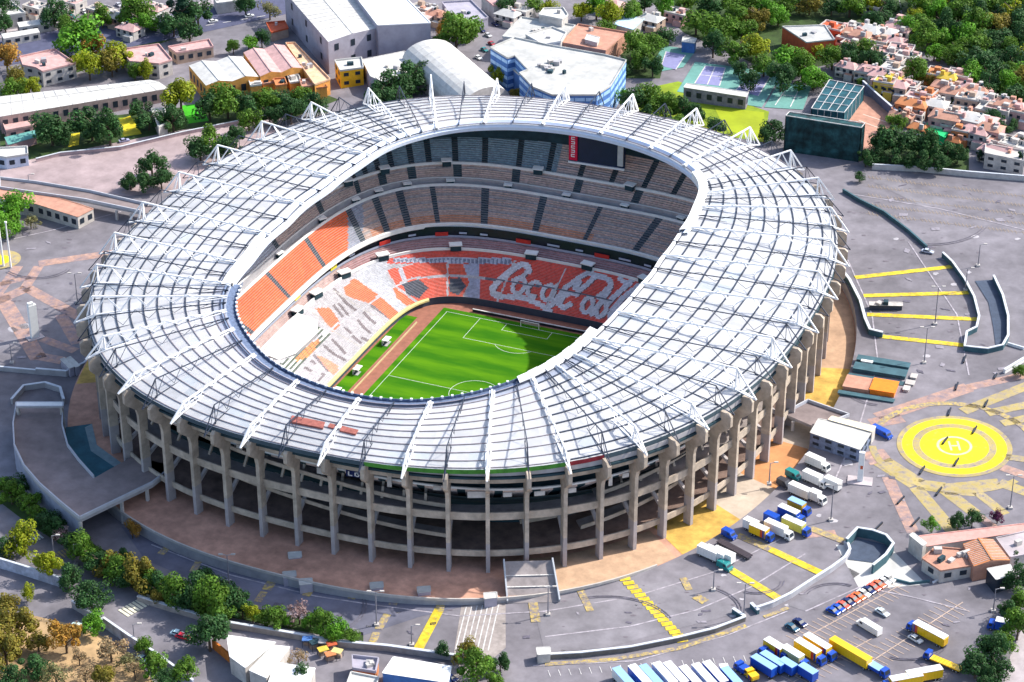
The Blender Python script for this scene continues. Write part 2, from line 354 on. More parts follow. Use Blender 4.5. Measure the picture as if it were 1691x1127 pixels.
SCRIPT = [([(873, 448), (871, 440), (862, 437), (850, 442), (836, 454), (822, 465), (813, 477), (815, 486), (828, 490)], 4.3),
 ([(828, 490), (845, 491), (862, 492), (880, 498), (896, 506), (908, 514)], 3.6), ([(872, 448), (862, 457), (848, 463)], 2.8),
 (_gl(*_A, _ov(.2, .42, .34, .40)), 2.9), (_gl(*_A, _ov(1.12, .42, .34, .40, 45, 315)), 2.9), (_gl(*_A, _ov(2.0, .42, .34, .40)), 2.9), (_gl(*_A, [(2.3, .85), (2.25, .1), (2.6, .1)]), 2.9),
 ([(934, 474), (944, 468), (956, 459), (968, 452), (978, 452), (980, 459), (968, 471), (956, 480), (949, 476), (956, 465)], 3.4),
 ([(980, 455), (994, 457), (1006, 463), (1008, 471), (998, 484), (987, 490)], 3.8), ([(934, 474), (922, 490), (910, 504), (900, 512)], 3.4),
 ([(952, 487), (940, 484), (928, 491), (922, 502), (930, 509), (941, 503)], 3.6),
 (_gl(*_B, _ov(.9, .4, .28, .40)), 3.0), (_gl(*_B, _ov(1.78, .35, .26, .38)), 3.0), (_gl(*_B, _ov(2.6, .3, .25, .38)), 3.0), (_gl(*_B, [(1.35, 0), (1.8, 1.5)]), 3.4),
 ([(1048, 457), (1034, 472), (1016, 488), (1002, 503)], 3.6), ([(1062, 466), (1046, 478), (1024, 496), (1010, 516)], 3.6), ([(1022, 461), (1040, 470)], 3.0)]
WAVES = [[(561, 503), (575, 520)], [(568, 497), (588, 513)], [(592, 529), (601, 541), (611, 549)], [(602, 517), (611, 527), (620, 534)], [(571, 543), (579, 549)], [(549, 561), (560, 572), (571, 584)],
 [(614, 505), (630, 516), (642, 524)], [(552, 505), (566, 523)], [(583, 556), (596, 566)], [(598, 558), (608, 563)], [(537, 572), (552, 585), (570, 595)], [(520, 588), (533, 601), (541, 611)],
 [(505, 607), (515, 613)], [(492, 622), (506, 630)], [(527, 628), (535, 618)], [(640, 512), (648, 520)], [(553, 478), (572, 500)], [(515, 596), (521, 601)]]
def low_col(px, py, u, s_):
    if near(px, py, [(739, 430), (739, 492)], 1.6) or near(px, py, [(850, 431), (822, 497)], 1.6) or near(px, py, [(934, 445), (900, 510)], 1.3): return (.62, .62, .64)
    if near(px, py, [(551, 540), (600, 509), (640, 479), (680, 460), (741, 455), (800, 460)], 1.8) or near(px, py, [(460, 601), (551, 540)], 1.8): return (.55, .55, .58)
    if near(px, py, [(800, 460), (870, 470), (940, 481), (1010, 496)], 1.3): return (.10, .13, .17)
    if near(px, py, [(553, 481), (600, 512), (645, 536)], 1.2) or near(px, py, [(512, 512), (556, 550), (600, 575)], 1.2): return (.5, .48, .46)
    if px > 792 or (px > 640 and py < 436):
        if px < 845 and py < 437 - (px-845)*-0.02 and px > 650:
            return (.16, .2, .3) if int(px/3.4) % 2 and py > 428 else ((.5, .55, .66) if py > 426 else RED)
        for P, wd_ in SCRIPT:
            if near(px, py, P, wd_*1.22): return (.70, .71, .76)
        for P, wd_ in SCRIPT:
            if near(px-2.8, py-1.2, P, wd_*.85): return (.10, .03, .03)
        return RED
    if inpoly(px, py, [(765, 434), (795, 436), (793, 498), (764, 497), (776, 470)]): return (.42, .46, .60)
    if inpoly(px, py, [(663, 468), (693, 462), (708, 476), (692, 493), (672, 486)]) or inpoly(px, py, [(742, 461), (760, 459), (770, 474), (757, 488), (742, 482)]): return NAVY
    if near(px, py, [(640, 450), (652, 472), (690, 500)], 2) or near(px, py, [(765, 434), (778, 465), (765, 492)], 2): return WG
    if near(px, py, [(662, 446), (668, 462)], 4): return (.6, .6, .66)
    if inpoly(px, py, [(640, 446), (700, 434), (768, 434), (776, 466), (764, 500), (690, 505), (652, 474)]): return (.80, .085, .015)
    if inpoly(px, py, [(648, 472), (662, 474), (690, 500), (672, 506), (655, 492)]): return ORG
    if inpoly(px, py, [(584, 458), (606, 436), (642, 430), (640, 450), (650, 480), (672, 508), (668, 524), (626, 488)]): return (.55, .57, .61)
    if inpoly(px, py, [(567, 475), (590, 457), (628, 488), (666, 524), (650, 533), (616, 503), (583, 493), (572, 488)]): return ORG
    if inpoly(px, py, [(521, 509), (545, 508), (564, 535), (549, 548)]): return ORG
    if inpoly(px, py, [(525, 554), (529, 567), (508, 590), (488, 598), (492, 586)]): return (.75, .26, .03) if (px*7+py*3) % 23 > 3 else (.15, .05, .02)
    if inpoly(px, py, [(526, 539), (549, 552), (520, 580), (498, 600), (485, 618), (462, 600)]): return (.02, .07, .03) if int((px+py)/5.0) % 2 else (.75, .78, .7)
    if inpoly(px, py, [(522, 585), (539, 592), (562, 606), (551, 619), (541, 610)]): return (.82, .30, .16)
    for P in WAVES:
        if near(px, py, P, 2.3): return (.17, .14, .15)
    if near(px, py, [(440, 600), (462, 612)], 5): return (.8, .3, .15)
    return WG
def tier(name, q0, z0, q1, z1, rows, segs, colf, parent, t0=0, t1=2*PI, mat_=None, concrete=(.30, .28, .29), tread=0.55):
    """stepped terracing between two plan curves; seats are the coloured risers and part of the treads"""
    mb = MB(); m = mat_ or SEAT
    ths = [t0+(t1-t0)*i/segs for i in range(segs+1)]; A = [sup(q0, t) for t in ths]; B = [sup(q1, t) for t in ths]
    for r in range(rows):
        f0, f1 = r/rows, (r+1)/rows; za, zb = z0+(z1-z0)*f0, z0+(z1-z0)*f1
        P0 = [a.lerp(b, f0) for a, b in zip(A, B)]; P1 = [a.lerp(b, f1) for a, b in zip(A, B)]
        mid = np.array([[(P0[i].x+P1[i+1].x)/2, (P0[i].y+P1[i+1].y)/2, (za+zb)/2] for i in range(segs)]); pj = proj(mid)
        for i in range(segs):
            c = colf(pj[i][0], pj[i][1], math.degrees((ths[i]+ths[i+1])/2) % 360, (f0+f1)/2)
            k = random.uniform(.9, 1.1); c = tuple(x*k for x in c)
            tr = tuple(x*tread+y*(1-tread) for x, y in zip(c, concrete))
            a0, a1, b0, b1 = P0[i], P0[i+1], P1[i], P1[i+1]
            mb.face([(a0.x, a0.y, za), (b0.x, b0.y, za), (b1.x, b1.y, za), (a1.x, a1.y, za)], m, tr)
            mb.face([(b0.x, b0.y, za), (b0.x, b0.y, zb), (b1.x, b1.y, zb), (b1.x, b1.y, za)], m, c)
    return mb.build(name, parent)
QB = (73.5, 82.0, 3.1); QB2 = (77.6, 88.3, 3.3); QCC = (75.5, 90.0, 3.4); QD = (85.5, 105.0, 3.7); QD2 = (88.0, 107.6, 3.6); QE = (93.0, 113.0, 3.4); QF = (112.0, 126.0, 2.8)
mb = MB(); ringquads(mb, QA, 0, 0, QA, 0, 3, mat("front_wall", (0.05, 0.07, 0.10)), 200); mb.build("front_wall", st)
mb = MB()
ringquads(mb, QA, -.8, 2.2, QA, -.8, 2.9, mat("yellow_rail", (.62, .55, .25)), 60, math.radians(128), math.radians(235)); ringquads(mb, QA, -.8, 2.9, QA, .4, 3.05, mat("yellow_rail", (1, 1, 1)), 60, math.radians(128), math.radians(235))
mb.build("front_parapet", st)
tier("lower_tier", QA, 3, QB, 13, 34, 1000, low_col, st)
mb = MB(); ringquads(mb, QB, 0, 13, QB, 1.6, 13, CONCG, 200); ringquads(mb, QB, .2, 13, QB, .2, 14, WHITE, 200); ringquads(mb, QB, .2, 14, QB, .7, 14, WHITE, 200); mb.build("lower_parapet", st)
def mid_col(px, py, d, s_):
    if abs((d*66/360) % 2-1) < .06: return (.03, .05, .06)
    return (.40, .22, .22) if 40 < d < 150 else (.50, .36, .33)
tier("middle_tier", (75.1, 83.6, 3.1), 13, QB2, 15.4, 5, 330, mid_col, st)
mb = MB(); BLK = mat("box_glazing", (0.012, 0.018, 0.03), rough=.3, var=.3, scale=.4)
ringquads(mb, QB2, 0, 15.4, QB2, .3, 19.6, BLK, 200); ringquads(mb, QCC, 0, 19.3, QB2, .3, 19.3, DARK, 200); mb.build("box_front", st)
mb = MB(); ringquads(mb, QCC, -.5, 19.0, QCC, -.5, 20.6, WHITE, 200); ringquads(mb, QCC, -.5, 20.6, QCC, .5, 20.6, WHITE, 200); ringquads(mb, QCC, .5, 20.6, QCC, .5, 20, WHITE, 200)
mb.build("upper_tier_fascia", st)
mb = MB(); ringquads(mb, QB2, -.5, 15.3, QB2, -.5, 16.3, mat("grey_rail", (.36, .40, .50)), 200); mb.build("box_rail", st)
for d_, wd_, m_ in ((121, 5, "r"), (116, 3, "w"), (111, 3, "w"), (101, 6, "r"), (93, 5, "w"), (86, 3, "w"), (80, 6, "r"), (74, 5, "w"), (68, 3, "w"), (135, 5, "r"), (128, 3, "w"), (152, 4, "y"), (145, 3, "w"), (160, 3, "w"), (170, 4, "y"), (176, 3, "w"), (62, 4, "w")):
    t_ = math.radians(d_); p_ = sup(QB2, t_, -.6); p2_ = sup(QB2, t_+.02, -.6); mb = MB()
    mb.box((p_.x, p_.y, 17.0 if m_ == "w" else 16.0), (.2, wd_, .7 if m_ == "w" else 1.6), {"r": mat("advert_red", (.55, .04, .03)), "w": mat("advert_pale", (.45, .5, .62)), "y": mat("advert_yellow", (.7, .6, .05))}[m_], rz=math.atan2((p2_-p_).y, (p2_-p_).x)-PI/2)
    mb.build("advert_panel", st)
def near_aisle(d, every, wdeg):
    for i, (t, wh) in enumerate(TH):
        if every == 2 and i % 2: continue
        if abs((inner_deg(t)-d+180) % 360-180) < wdeg: return True
    return False
AIS = {}
def aisle(d, every, wdeg, par=0):
    k = (round(d, 2), every, wdeg, par)
    if k not in AIS:
        AIS[k] = any(abs((inner_deg(t)-d+180) % 360-180) < wdeg for i, (t, wh) in enumerate(TH) if every == 1 or i % 2 == par)
    return AIS[k]
def up1(px, py, d, s_):
    if aisle(d, 2, .75): return (.035, .06, .08)
    if px < 575 and 140 < d < 262: 
        return (.70, .13, .025) if py > 480-(px-400)*.75-12 or s_ < .35 else ((.76, .20, .055) if int(s_*16) % 4 else (.75, .38, .16)) if (px < 540) else (.70, .07, .025)
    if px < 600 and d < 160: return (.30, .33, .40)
    if s_ < .28 and 84 < d < 138: return (.55, .27, .16)
    return (.52, .38, .32) if int(s_*16) % 3 else (.38, .34, .33)
def up2(px, py, d, s_):
    if aisle(d, 2, .75, 1): return (.03, .06, .075)
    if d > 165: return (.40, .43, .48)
    return (.54, .41, .35) if int(s_*8) % 3 else (.42, .37, .36)
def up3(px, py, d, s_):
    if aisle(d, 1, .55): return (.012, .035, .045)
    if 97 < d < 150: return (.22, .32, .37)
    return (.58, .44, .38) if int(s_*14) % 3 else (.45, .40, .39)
tier("upper_tier_front", QCC, 20, QD, 28.5, 16, 660, up1, st)
mb = MB(); ringquads(mb, QD, 0, 28.5, QD2, 0, 28.5, CONCG, 200); ringquads(mb, QD, .1, 28.5, QD, .1, 29.5, WHITE, 200); ringquads(mb, QD, .1, 29.5, QD, .6, 29.5, WHITE, 200)
ringquads(mb, QD2, 0, 28.5, QD2, 0, 31.0, CONCG, 200); ringquads(mb, QD2, 0, 31.0, QD2, .8, 31.0, WHITE, 200); mb.build("walkway_parapet", st)
tier("upper_tier_middle", (88.8, 108.4, 3.6), 30.2, QE, 34.5, 7, 660, up2, st)
mb = MB(); ringquads(mb, QE, 0, 34.5, QE, 1.2, 34.5, CONCG, 200); ringquads(mb, QE, 0, 34.5, QE, 0, 35.5, WHITE, 200); ringquads(mb, QE, 0, 35.5, QE, .6, 35.5, WHITE, 200); mb.build("balcony_parapet", st)
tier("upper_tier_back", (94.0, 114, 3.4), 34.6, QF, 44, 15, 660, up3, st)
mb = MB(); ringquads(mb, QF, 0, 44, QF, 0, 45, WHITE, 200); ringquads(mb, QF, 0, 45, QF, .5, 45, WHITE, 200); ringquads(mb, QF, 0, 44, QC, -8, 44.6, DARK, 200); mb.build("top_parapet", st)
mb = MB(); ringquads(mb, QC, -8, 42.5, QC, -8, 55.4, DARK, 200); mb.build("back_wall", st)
# vomitory heads with white canopies on the walkways
def vomit(deg, q, z, hh, wide=3.4):
    t = math.radians(deg); p = sup(q, t); u = Vector((math.cos(t), math.sin(t)))
    mb = MB(); mb.box((p.x-u.x*.4, p.y-u.y*.4, z), (2.6, wide, hh), DARK, rz=t); mb.box((p.x-u.x*.4, p.y-u.y*.4, z+hh+.005), (3.2, wide+.8, .45), WHITE, rz=t)
    mb.build("stair_head", st)
for i in range(0, NB, 3):
    d = inner_deg(TH[i][0])
    if 25 < d % 360 < 165: vomit(d+2, QE, 34.2, 2.2)
for i in range(1, NB, 2):
    d = inner_deg(TH[i][0])
    if 20 < d % 360 < 235: vomit(d+1.5, QD2, 28.6, 1.6, 2.6)
for d in (150, 163, 174, 137, 118, 98, 82, 66): vomit(d, (74.6, 83.1, 3.1), 12.9, 2.2, 4.2)
# outer underside of the upper stand, dark core behind the columns
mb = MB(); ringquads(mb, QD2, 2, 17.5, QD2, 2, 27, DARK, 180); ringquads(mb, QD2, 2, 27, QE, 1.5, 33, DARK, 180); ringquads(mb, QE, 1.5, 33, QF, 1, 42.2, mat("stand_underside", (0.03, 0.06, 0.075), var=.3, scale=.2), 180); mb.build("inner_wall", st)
SLABM = mat("concourse_floor", (0.30, 0.26, 0.25), var=.25, scale=.3)
for z, o0, nm in ((23.0, -24, "concourse_slab"), (36.0, -9, "concourse_slab")):
    mb = MB(); ringquads(mb, QC, o0, z, QC, -2.2, z, SLABM if z > 30 else mat("brown_concourse", (.17, .115, .095), var=.4, scale=.2), 180); ringquads(mb, QC, -2.2, z-.8, QC, o0, z-.8, DARK, 180); mb.build(nm, st)
def ringbeam(name, q, off, th, z0, z1, m, t0=0, t1=360, n=180, zz=None):
    mb = MB()
    for i in range(n):
        a0 = math.radians(t0+(t1-t0)*i/n); a1 = math.radians(t0+(t1-t0)*(i+1)/n)
        P = [sup(q, a0, off), sup(q, a0, off+th), sup(q, a1, off+th), sup(q, a1, off)]
        d0 = zz(i/n) if zz else 0; d1 = zz((i+1)/n) if zz else 0
        D = [d0, d0, d1, d1]; lo = [(p.x, p.y, z0+d) for p, d in zip(P, D)]; hi = [(p.x, p.y, z1+d) for p, d in zip(P, D)]
        mb.solid(lo+hi, [(0, 1, 5, 4)[::-1], (1, 2, 6, 5), (3, 0, 4, 7), (4, 5, 6, 7), (3, 2, 1, 0)], m)
    return mb.build(name, st)
ringbeam("level_parapet", QC, -2.2, .5, 22.3, 24.4, CONC); ringbeam("level_parapet", QC, -2.2, .5, 35.4, 38.0, CONC)
ringbeam("eaves_beam", QC, -1.2, .6, 49.2, 51.4, CONC); ringbeam("eaves_beam", QC, 0.1, .5, 52.6, 54.2, CONCG)
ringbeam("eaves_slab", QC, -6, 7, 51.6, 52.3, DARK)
for (t0, t1, z0, z1, o) in ((-128, -70, 48, 37.5, -5), (-2, -50, 48, 37.5, -5), (-112, -70, 34.4, 26, -6), (-20, -52, 34.4, 26, -6), (-60, 0, 26, 34.4, -13), (-128, -80, 42, 47, -12)):
    sg = 60; dz = z1-z0
    ringbeam("ramp_parapet", QC, o, .4, z0, z0+1.3, CONC, min(t0, t1), max(t0, t1), sg, (lambda f: dz*f) if t0 < t1 else (lambda f: dz*(1-f)))
    ringbeam("ramp_floor", QC, o-4.5, 4.4, z0-.4, z0, SLABM, min(t0, t1), max(t0, t1), sg, (lambda f: dz*f) if t0 < t1 else (lambda f: dz*(1-f)))
for i in range(0, 40):
    d = -118+i*3.0; p = sup(QC, math.radians(d), -5.2)
    if -70 < d < -50: continue
    mb = MB(); mb.bar((p.x, p.y, 38), (p.x*.97, p.y*.97, 44.5), .8, .6, CONC); mb.build("strut", st)
# columns
for deg, wh in TH:
    t = math.radians(deg); p = sup(QC, t); q = sup(QC, t+.01); tang = (q-p).normalized(); u = Vector((tang.y, -tang.x))
    if u.dot(p) < 0: u = -u
    wdt = .62
    low = [(0, 17.3), (0, 28), (-3.0, 28), (-3.0, 17.3)]
    up = [(0, 28), (0, 44), (.6, 46.5), (3.6, 49.0), (4.6, 50.2), (4.6, 53.6), (3.4, 54.6), (-3.2, 54.9), (-4.2, 48), (-3.0, 44), (-3.0, 28)]
    mb = MB()
    for prof, m in ((low, CPAINT), (up, CONC)):
        L_ = [Vector((p.x+u.x*r-tang.x*wdt, p.y+u.y*r-tang.y*wdt, z)) for r, z in prof]; R_ = [Vector((p.x+u.x*r+tang.x*wdt, p.y+u.y*r+tang.y*wdt, z)) for r, z in prof]
        k = len(prof); mb.solid(L_+R_, [tuple(range(k)), tuple(reversed(range(k, 2*k)))]+[(i, i+k, (i+1) % k+k, (i+1) % k) for i in range(k)], m)
    # slanting strut to the slab behind
    mb.bar((p.x-u.x*2.5, p.y-u.y*2.5, 28.5), (p.x-u.x*11, p.y-u.y*11, 34.6), 1.1, .9, CPAINT)
    mb.build("column", st)
# ------------------------------------------------------------ roof
PURL = mat("lit_tone_purlin", (.26, .23, .25), var=.2)  # paler copy for the end runs; light on their faces put into colour
ROOF = mat("roof_sheet", (1, 1, 1), attr=True, var=0.07, scale=0.5, rough=0.5, big=.08, bigs=.05)
_n = ROOF.node_tree; _b = _n.nodes["Principled BSDF"]; _t = _n.nodes.new("ShaderNodeBsdfTranslucent"); _t.inputs[0].default_value = (.80, .84, .92, 1)
_x = _n.nodes.new("ShaderNodeMixShader"); _x.inputs[0].default_value = .34; _n.links.new(_b.outputs[0], _x.inputs[1]); _n.links.new(_t.outputs[0], _x.inputs[2]); _n.links.new(_x.outputs[0], _n.nodes["Material Output"].inputs[0])
NP = 10
for i in range(NB):
    d0 = TH[i][0]; d1 = TH[(i+1) % NB][0]
    if i == NB-1: d1 -= 360
    mb = MB(); dd = (d0+d1)/2
    for k in range(NP):
        for h_ in range(2):
            a, b = d0+(d1-d0)*h_/2, d0+(d1-d0)*(h_+1)/2
            P = [roofpt(a, k/NP), roofpt(a, (k+1)/NP), roofpt(b, (k+1)/NP), roofpt(b, k/NP)]
            c = random.uniform(.57, .68); col = (c, c*1.0, c*1.0)
            if random.random() < .05: col = (c*.9, c*.96, c)
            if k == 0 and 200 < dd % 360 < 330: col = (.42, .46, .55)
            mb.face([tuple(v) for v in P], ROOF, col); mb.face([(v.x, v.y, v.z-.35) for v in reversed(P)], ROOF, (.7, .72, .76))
    P = [roofpt(d0, 1), roofpt((d0+d1)/2, 1), roofpt(d1, 1)]; x = proj(np.array([P[1]]))[0]
    fc = mat("gutter_dark", (.05, .08, .10)); 
    if x[1] > 700 and 617 < x[0] < 935: fc = mat("green_band", (.06, .22, .03), var=.3)
    elif x[1] > 700 and 935 <= x[0] < 1010: fc = mat("red_band", (.22, .02, .03), var=.3)
    for a, b in ((P[0], P[1]), (P[1], P[2])):
        mb.face([(a.x, a.y, a.z-1.5), (a.x, a.y, a.z), (b.x, b.y, b.z), (b.x, b.y, b.z-1.5)], fc)
    mb.build("roof_panel", st)
for k in range(NP+1):
    mb = MB(); t = [.02, .1, .2, .3, .4, .5, .6, .7, .8, .9, .985][k]
    for i in range(NB):
        d0 = TH[i][0]; d1 = TH[(i+1) % NB][0] - (360 if i == NB-1 else 0)
        a, b, c = roofpt(d0, t), roofpt((d0+d1)/2, t), roofpt(d1, t)
        off = Vector((0, 0, .16)); sn = abs(math.sin(math.radians((d0+d1)/2))); far_ = sn > .80
        pm, pw = (PURL, .22) if far_ else (STEELD, .48)
        mb.bar(a+off, b+off, pw, .26, pm); mb.bar(b+off, c+off, pw, .26, pm)
    mb.build("purlin", st)
for deg, wh in TH:
    mb = MB(); m = STEELW if wh else STEELD; a = roofpt(deg, 0); b = roofpt(deg, .96); tip = roofpt(deg, 1)
    dr = (tip-a); dr.z = 0; L_ = dr.length; dr.normalize(); sd_ = Vector((-dr.y, dr.x, 0))
    tipo = tip+dr*4.6; tipo.z = 54.6; HT = 7.8 if wh else 6.6; dg = deg % 360
    if wh: HT = 3.0 if 236 < dg < 312 else (5.2 if 312 <= dg < 330 or 226 < dg <= 236 else (10.0 if abs(dg-120.3) < 1 else 7.8))
    n_ = NP
    def top(t): p = roofpt(deg, t*.955); p.z += .9+(HT-.9)*t; return p
    def bot(t, s_): p = roofpt(deg, t*.955); p.z += .55; return p+sd_*s_
    cw = .48 if wh else .28
    mb.bar(top(0), top(1), cw, cw, m); mb.bar(top(1), tipo, cw, cw, m)
    sides = (-.7, .7) if wh else (0,)
    for s_ in sides:
        mb.bar(bot(0, s_), bot(1, s_), cw*.8, cw*.8, m); mb.bar(bot(1, s_), tipo, cw*.8, cw*.8, m)
        mb.bar(top(1), bot(1, s_), cw*.7, cw*.7, m)
        for k in range(n_):
            t0, t1 = k/n_, (k+1)/n_; tm = (t0+t1)/2 if False else t1
            if k % 2 == 0: mb.bar(bot(t0, s_), top(t1), cw*.45, cw*.45, m)
            else: mb.bar(top(t0), bot(t1, s_), cw*.45, cw*.45, m)
        mb.bar(top(1), bot(1, s_)+dr*2.4, cw*.5, cw*.5, m)
    mb.bar(bot(1, 0), Vector((tip.x, tip.y, 54.4)), .5, .5, m)
    mb.build("roof_truss", st)
# rim: pale fascia on the north and west, dark service walkway with floodlights on the south
def rimband(name, d0, d1, prof, m, n):
    mb = MB()
    for i in range(n):
        a, b = d0+(d1-d0)*i/n, d0+(d1-d0)*(i+1)/n; A, B = rim(a), rim(b); ua, ub = A.normalized(), B.normalized()
        for k in range(len(prof)-1):
            (r0, z0), (r1, z1) = prof[k], prof[k+1]
            mb.face([(*(A+ua*r0), ZI+z0), (*(B+ub*r0), ZI+z0), (*(B+ub*r1), ZI+z1), (*(A+ua*r1), ZI+z1)], m)
    return mb.build(name, st)
FAS = mat("pale_fascia", (.62, .68, .80), var=.05)
rimband("rim_fascia", 28, 222, [(0, -2.6), (-.2, -1.2), (1.8, 1.0), (3.4, 1.1), (3.5, .4)], FAS, 140)
rimband("rim_fascia", -52, 28, [(0, -1.4), (0, .9), (1.0, .9), (1.2, .3)], STEELW, 50)
rimband("rim_fascia", 200, 223, [(-.3, -1.6), (-.6, .9), (3.4, 1.3), (3.8, .4)], WHITE, 60); rimband("rim_fascia", 30, 58, [(-.2, -1.8), (-.4, 1.15), (3.2, 1.3), (3.6, .4)], WHITE, 60)
rimband("rim_walkway", 222, 318, [(1.8, .7), (.8, -.2), (-3.4, -1.2), (-3.6, -.2), (-3.4, -.2), (-3.4, -1.5)], mat("blue_grey_mesh", (.11, .15, .24), var=.4, scale=1.2), 90)
def capsules(d0, d1, n, name, r, zz):
    for i in range(n):
        d = d0+(d1-d0)*i/(n-1); A = rim(d); u = A.normalized(); t = math.atan2(u.y, u.x)
        mb = MB(); mb.box((*(A+u*r), ZI+zz), (.6, .75, .6), WHITE, rz=t); mb.box((*(A+u*(r-.4)), ZI+zz+.1), (.2, .6, .45), mat("lamp_glass", (.75, .78, .7), rough=.2), rz=t)
        mb.build(name, st)
capsules(224, 300, 46, "floodlight", -3.6, -.6)

mb = MB()   # bright sheeting over the walkway in the south-east
for i in range(10):
    d0 = 302+i*2.4; A, B = rim(d0), rim(d0+2.35); ua, ub = A.normalized(), B.normalized(); r0 = -3.8-(i % 2)*.3
    V8 = [(*(A+ua*r0), ZI+.3), (*(B+ub*r0), ZI+.3), (*(B+ub*1.2), ZI+1.1), (*(A+ua*1.2), ZI+1.1)]
    mb.solid(V8+[(x, y, z-.4) for x, y, z in V8], [(0, 1, 2, 3), (7, 6, 5, 4), (0, 4, 5, 1), (1, 5, 6, 2), (2, 6, 7, 3), (3, 7, 4, 0)], WHITE)
mb.build("rim_sheeting", st)
REDP = mat("faded_red_lettering", (.30, .10, .08), var=.35, scale=.8)
for P in ([(482, 687), (537, 698), (533, 708), (479, 697)], [(565, 704), (592, 711), (587, 718), (561, 712)], [(545, 700), (557, 703), (553, 709), (541, 706)], [(944, 195), (995, 203), (994, 207), (942, 199)], [(1006, 204), (1040, 209), (1036, 213), (1003, 208)]):
    mb = MB(); q = [zp(x, y, 58.6) for x, y in P]; mb.prism([(v.x, v.y) for v in q], 57.2, 58.8, REDP); mb.build("roof_lettering", st)
# entrance ramp on the south side
mb = MB()
A = [zp(832, 928, 23.2), zp(912, 926, 23.2), gp(924, 995), gp(838, 997)]
A = [(v.x, v.y, v.z+.1) for v in A]
mb.face(A[::-1], SLABM); mb.face([(x, y, z-.7) for x, y, z in A], CONCG)
for i, j in ((1, 2), (0, 3)):
    a, b = Vector(A[i]), Vector(A[j]); mb.bar(a+Vector((0, 0, .5)), b+Vector((0, 0, .5)), .45, 1.7, mat("pale_ramp_wall", (.45, .47, .50)))
for f in (.35, .62):
    a = Vector(A[0]).lerp(Vector(A[3]), f)+Vector((0, 0, .08)); b = Vector(A[1]).lerp(Vector(A[2]), f)+Vector((0, 0, .08)); mb.bar(a, b, .5, .1, LNW)
mb.build("entrance_ramp", st)
# scoreboard under the north roof
sb = empty("scoreboard", (0, 0, 0), 0, "dark blue screen with a red and white side panel hanging under the far roof edge", "scoreboard")
p0 = zp(940, 262, 43.5); p1 = zp(1032, 276, 43.5); dv = (p1-p0); dv.z = 0; Ls = dv.length; dv.normalize(); rz = math.atan2(dv.y, dv.x); nv = Vector((dv.y, -dv.x, 0))
def sbx(f0, f1, z0, z1, off, m, name, th=.6):
    c = p0+dv*(Ls*(f0+f1)/2)+nv*off; mb = MB(); mb.box((c.x, c.y, z0), (Ls*(f1-f0), th, z1-z0), m, rz=rz); return mb.build(name, sb)
sbx(0, 1, 43, 57, 0, mat("screen_navy", (.010, .015, .06), rough=.3), "screen", 1.2)
rp = sbx(0.01, .16, 43.6, 57, .95, mat("screen_red", (.65, .01, .05)), "side_panel"); wp = sbx(.88, .98, 44, 57, .95, mat("pale_panel", (.5, .5, .48)), "side_panel")
sbx(.0, 1.0, 42.3, 43.0, .8, WHITE, "walkway_rail", 1.0)
mb = MB()
for k, zz in enumerate((45, 46.8, 48.6, 50.4, 52.2)):
    c = p0+dv*(Ls*.085)+nv*1.3
    mb.box((c.x, c.y, zz), (1.5, .1, .35), WHITE, rz=rz); mb.box((c.x, c.y, zz+.9), (1.5, .1, .35), WHITE, rz=rz)
    c2 = c+dv*(.6 if k % 2 else -.6); mb.box((c2.x, c2.y, zz+.35), (.35, .1, .55), WHITE, rz=rz)
mb.build("lettering", sb)
# tarpaulin over the western lower seats
tp = [(491, 521, 14.5), (525, 533, 11.5), (524, 554, 9.5), (488, 588, 9), (461, 598, 9.5), (433, 587, 14)]
mb = MB(); V = [zp(*p)+Vector((0, 0, 1.0)) for p in tp]; k = len(V); ctr = sum(V, Vector())/k+Vector((0, 0, .3))
TARP = mat("tarpaulin", (.85, .84, .76), var=.05, scale=1.2)
for i in range(k):
    j = (i+1) % k; mb.face([V[i], V[j], ctr][::-1], TARP); mb.face([V[i], V[j], V[j]-Vector((0, 0, 1.3)), V[i]-Vector((0, 0, 1.3))], mat("tarp_edge", (.3, .3, .32)))
tag(mb.build("tarpaulin"), "big cream tarpaulin spread over the seats of the sunny lower stand", "tarpaulin")

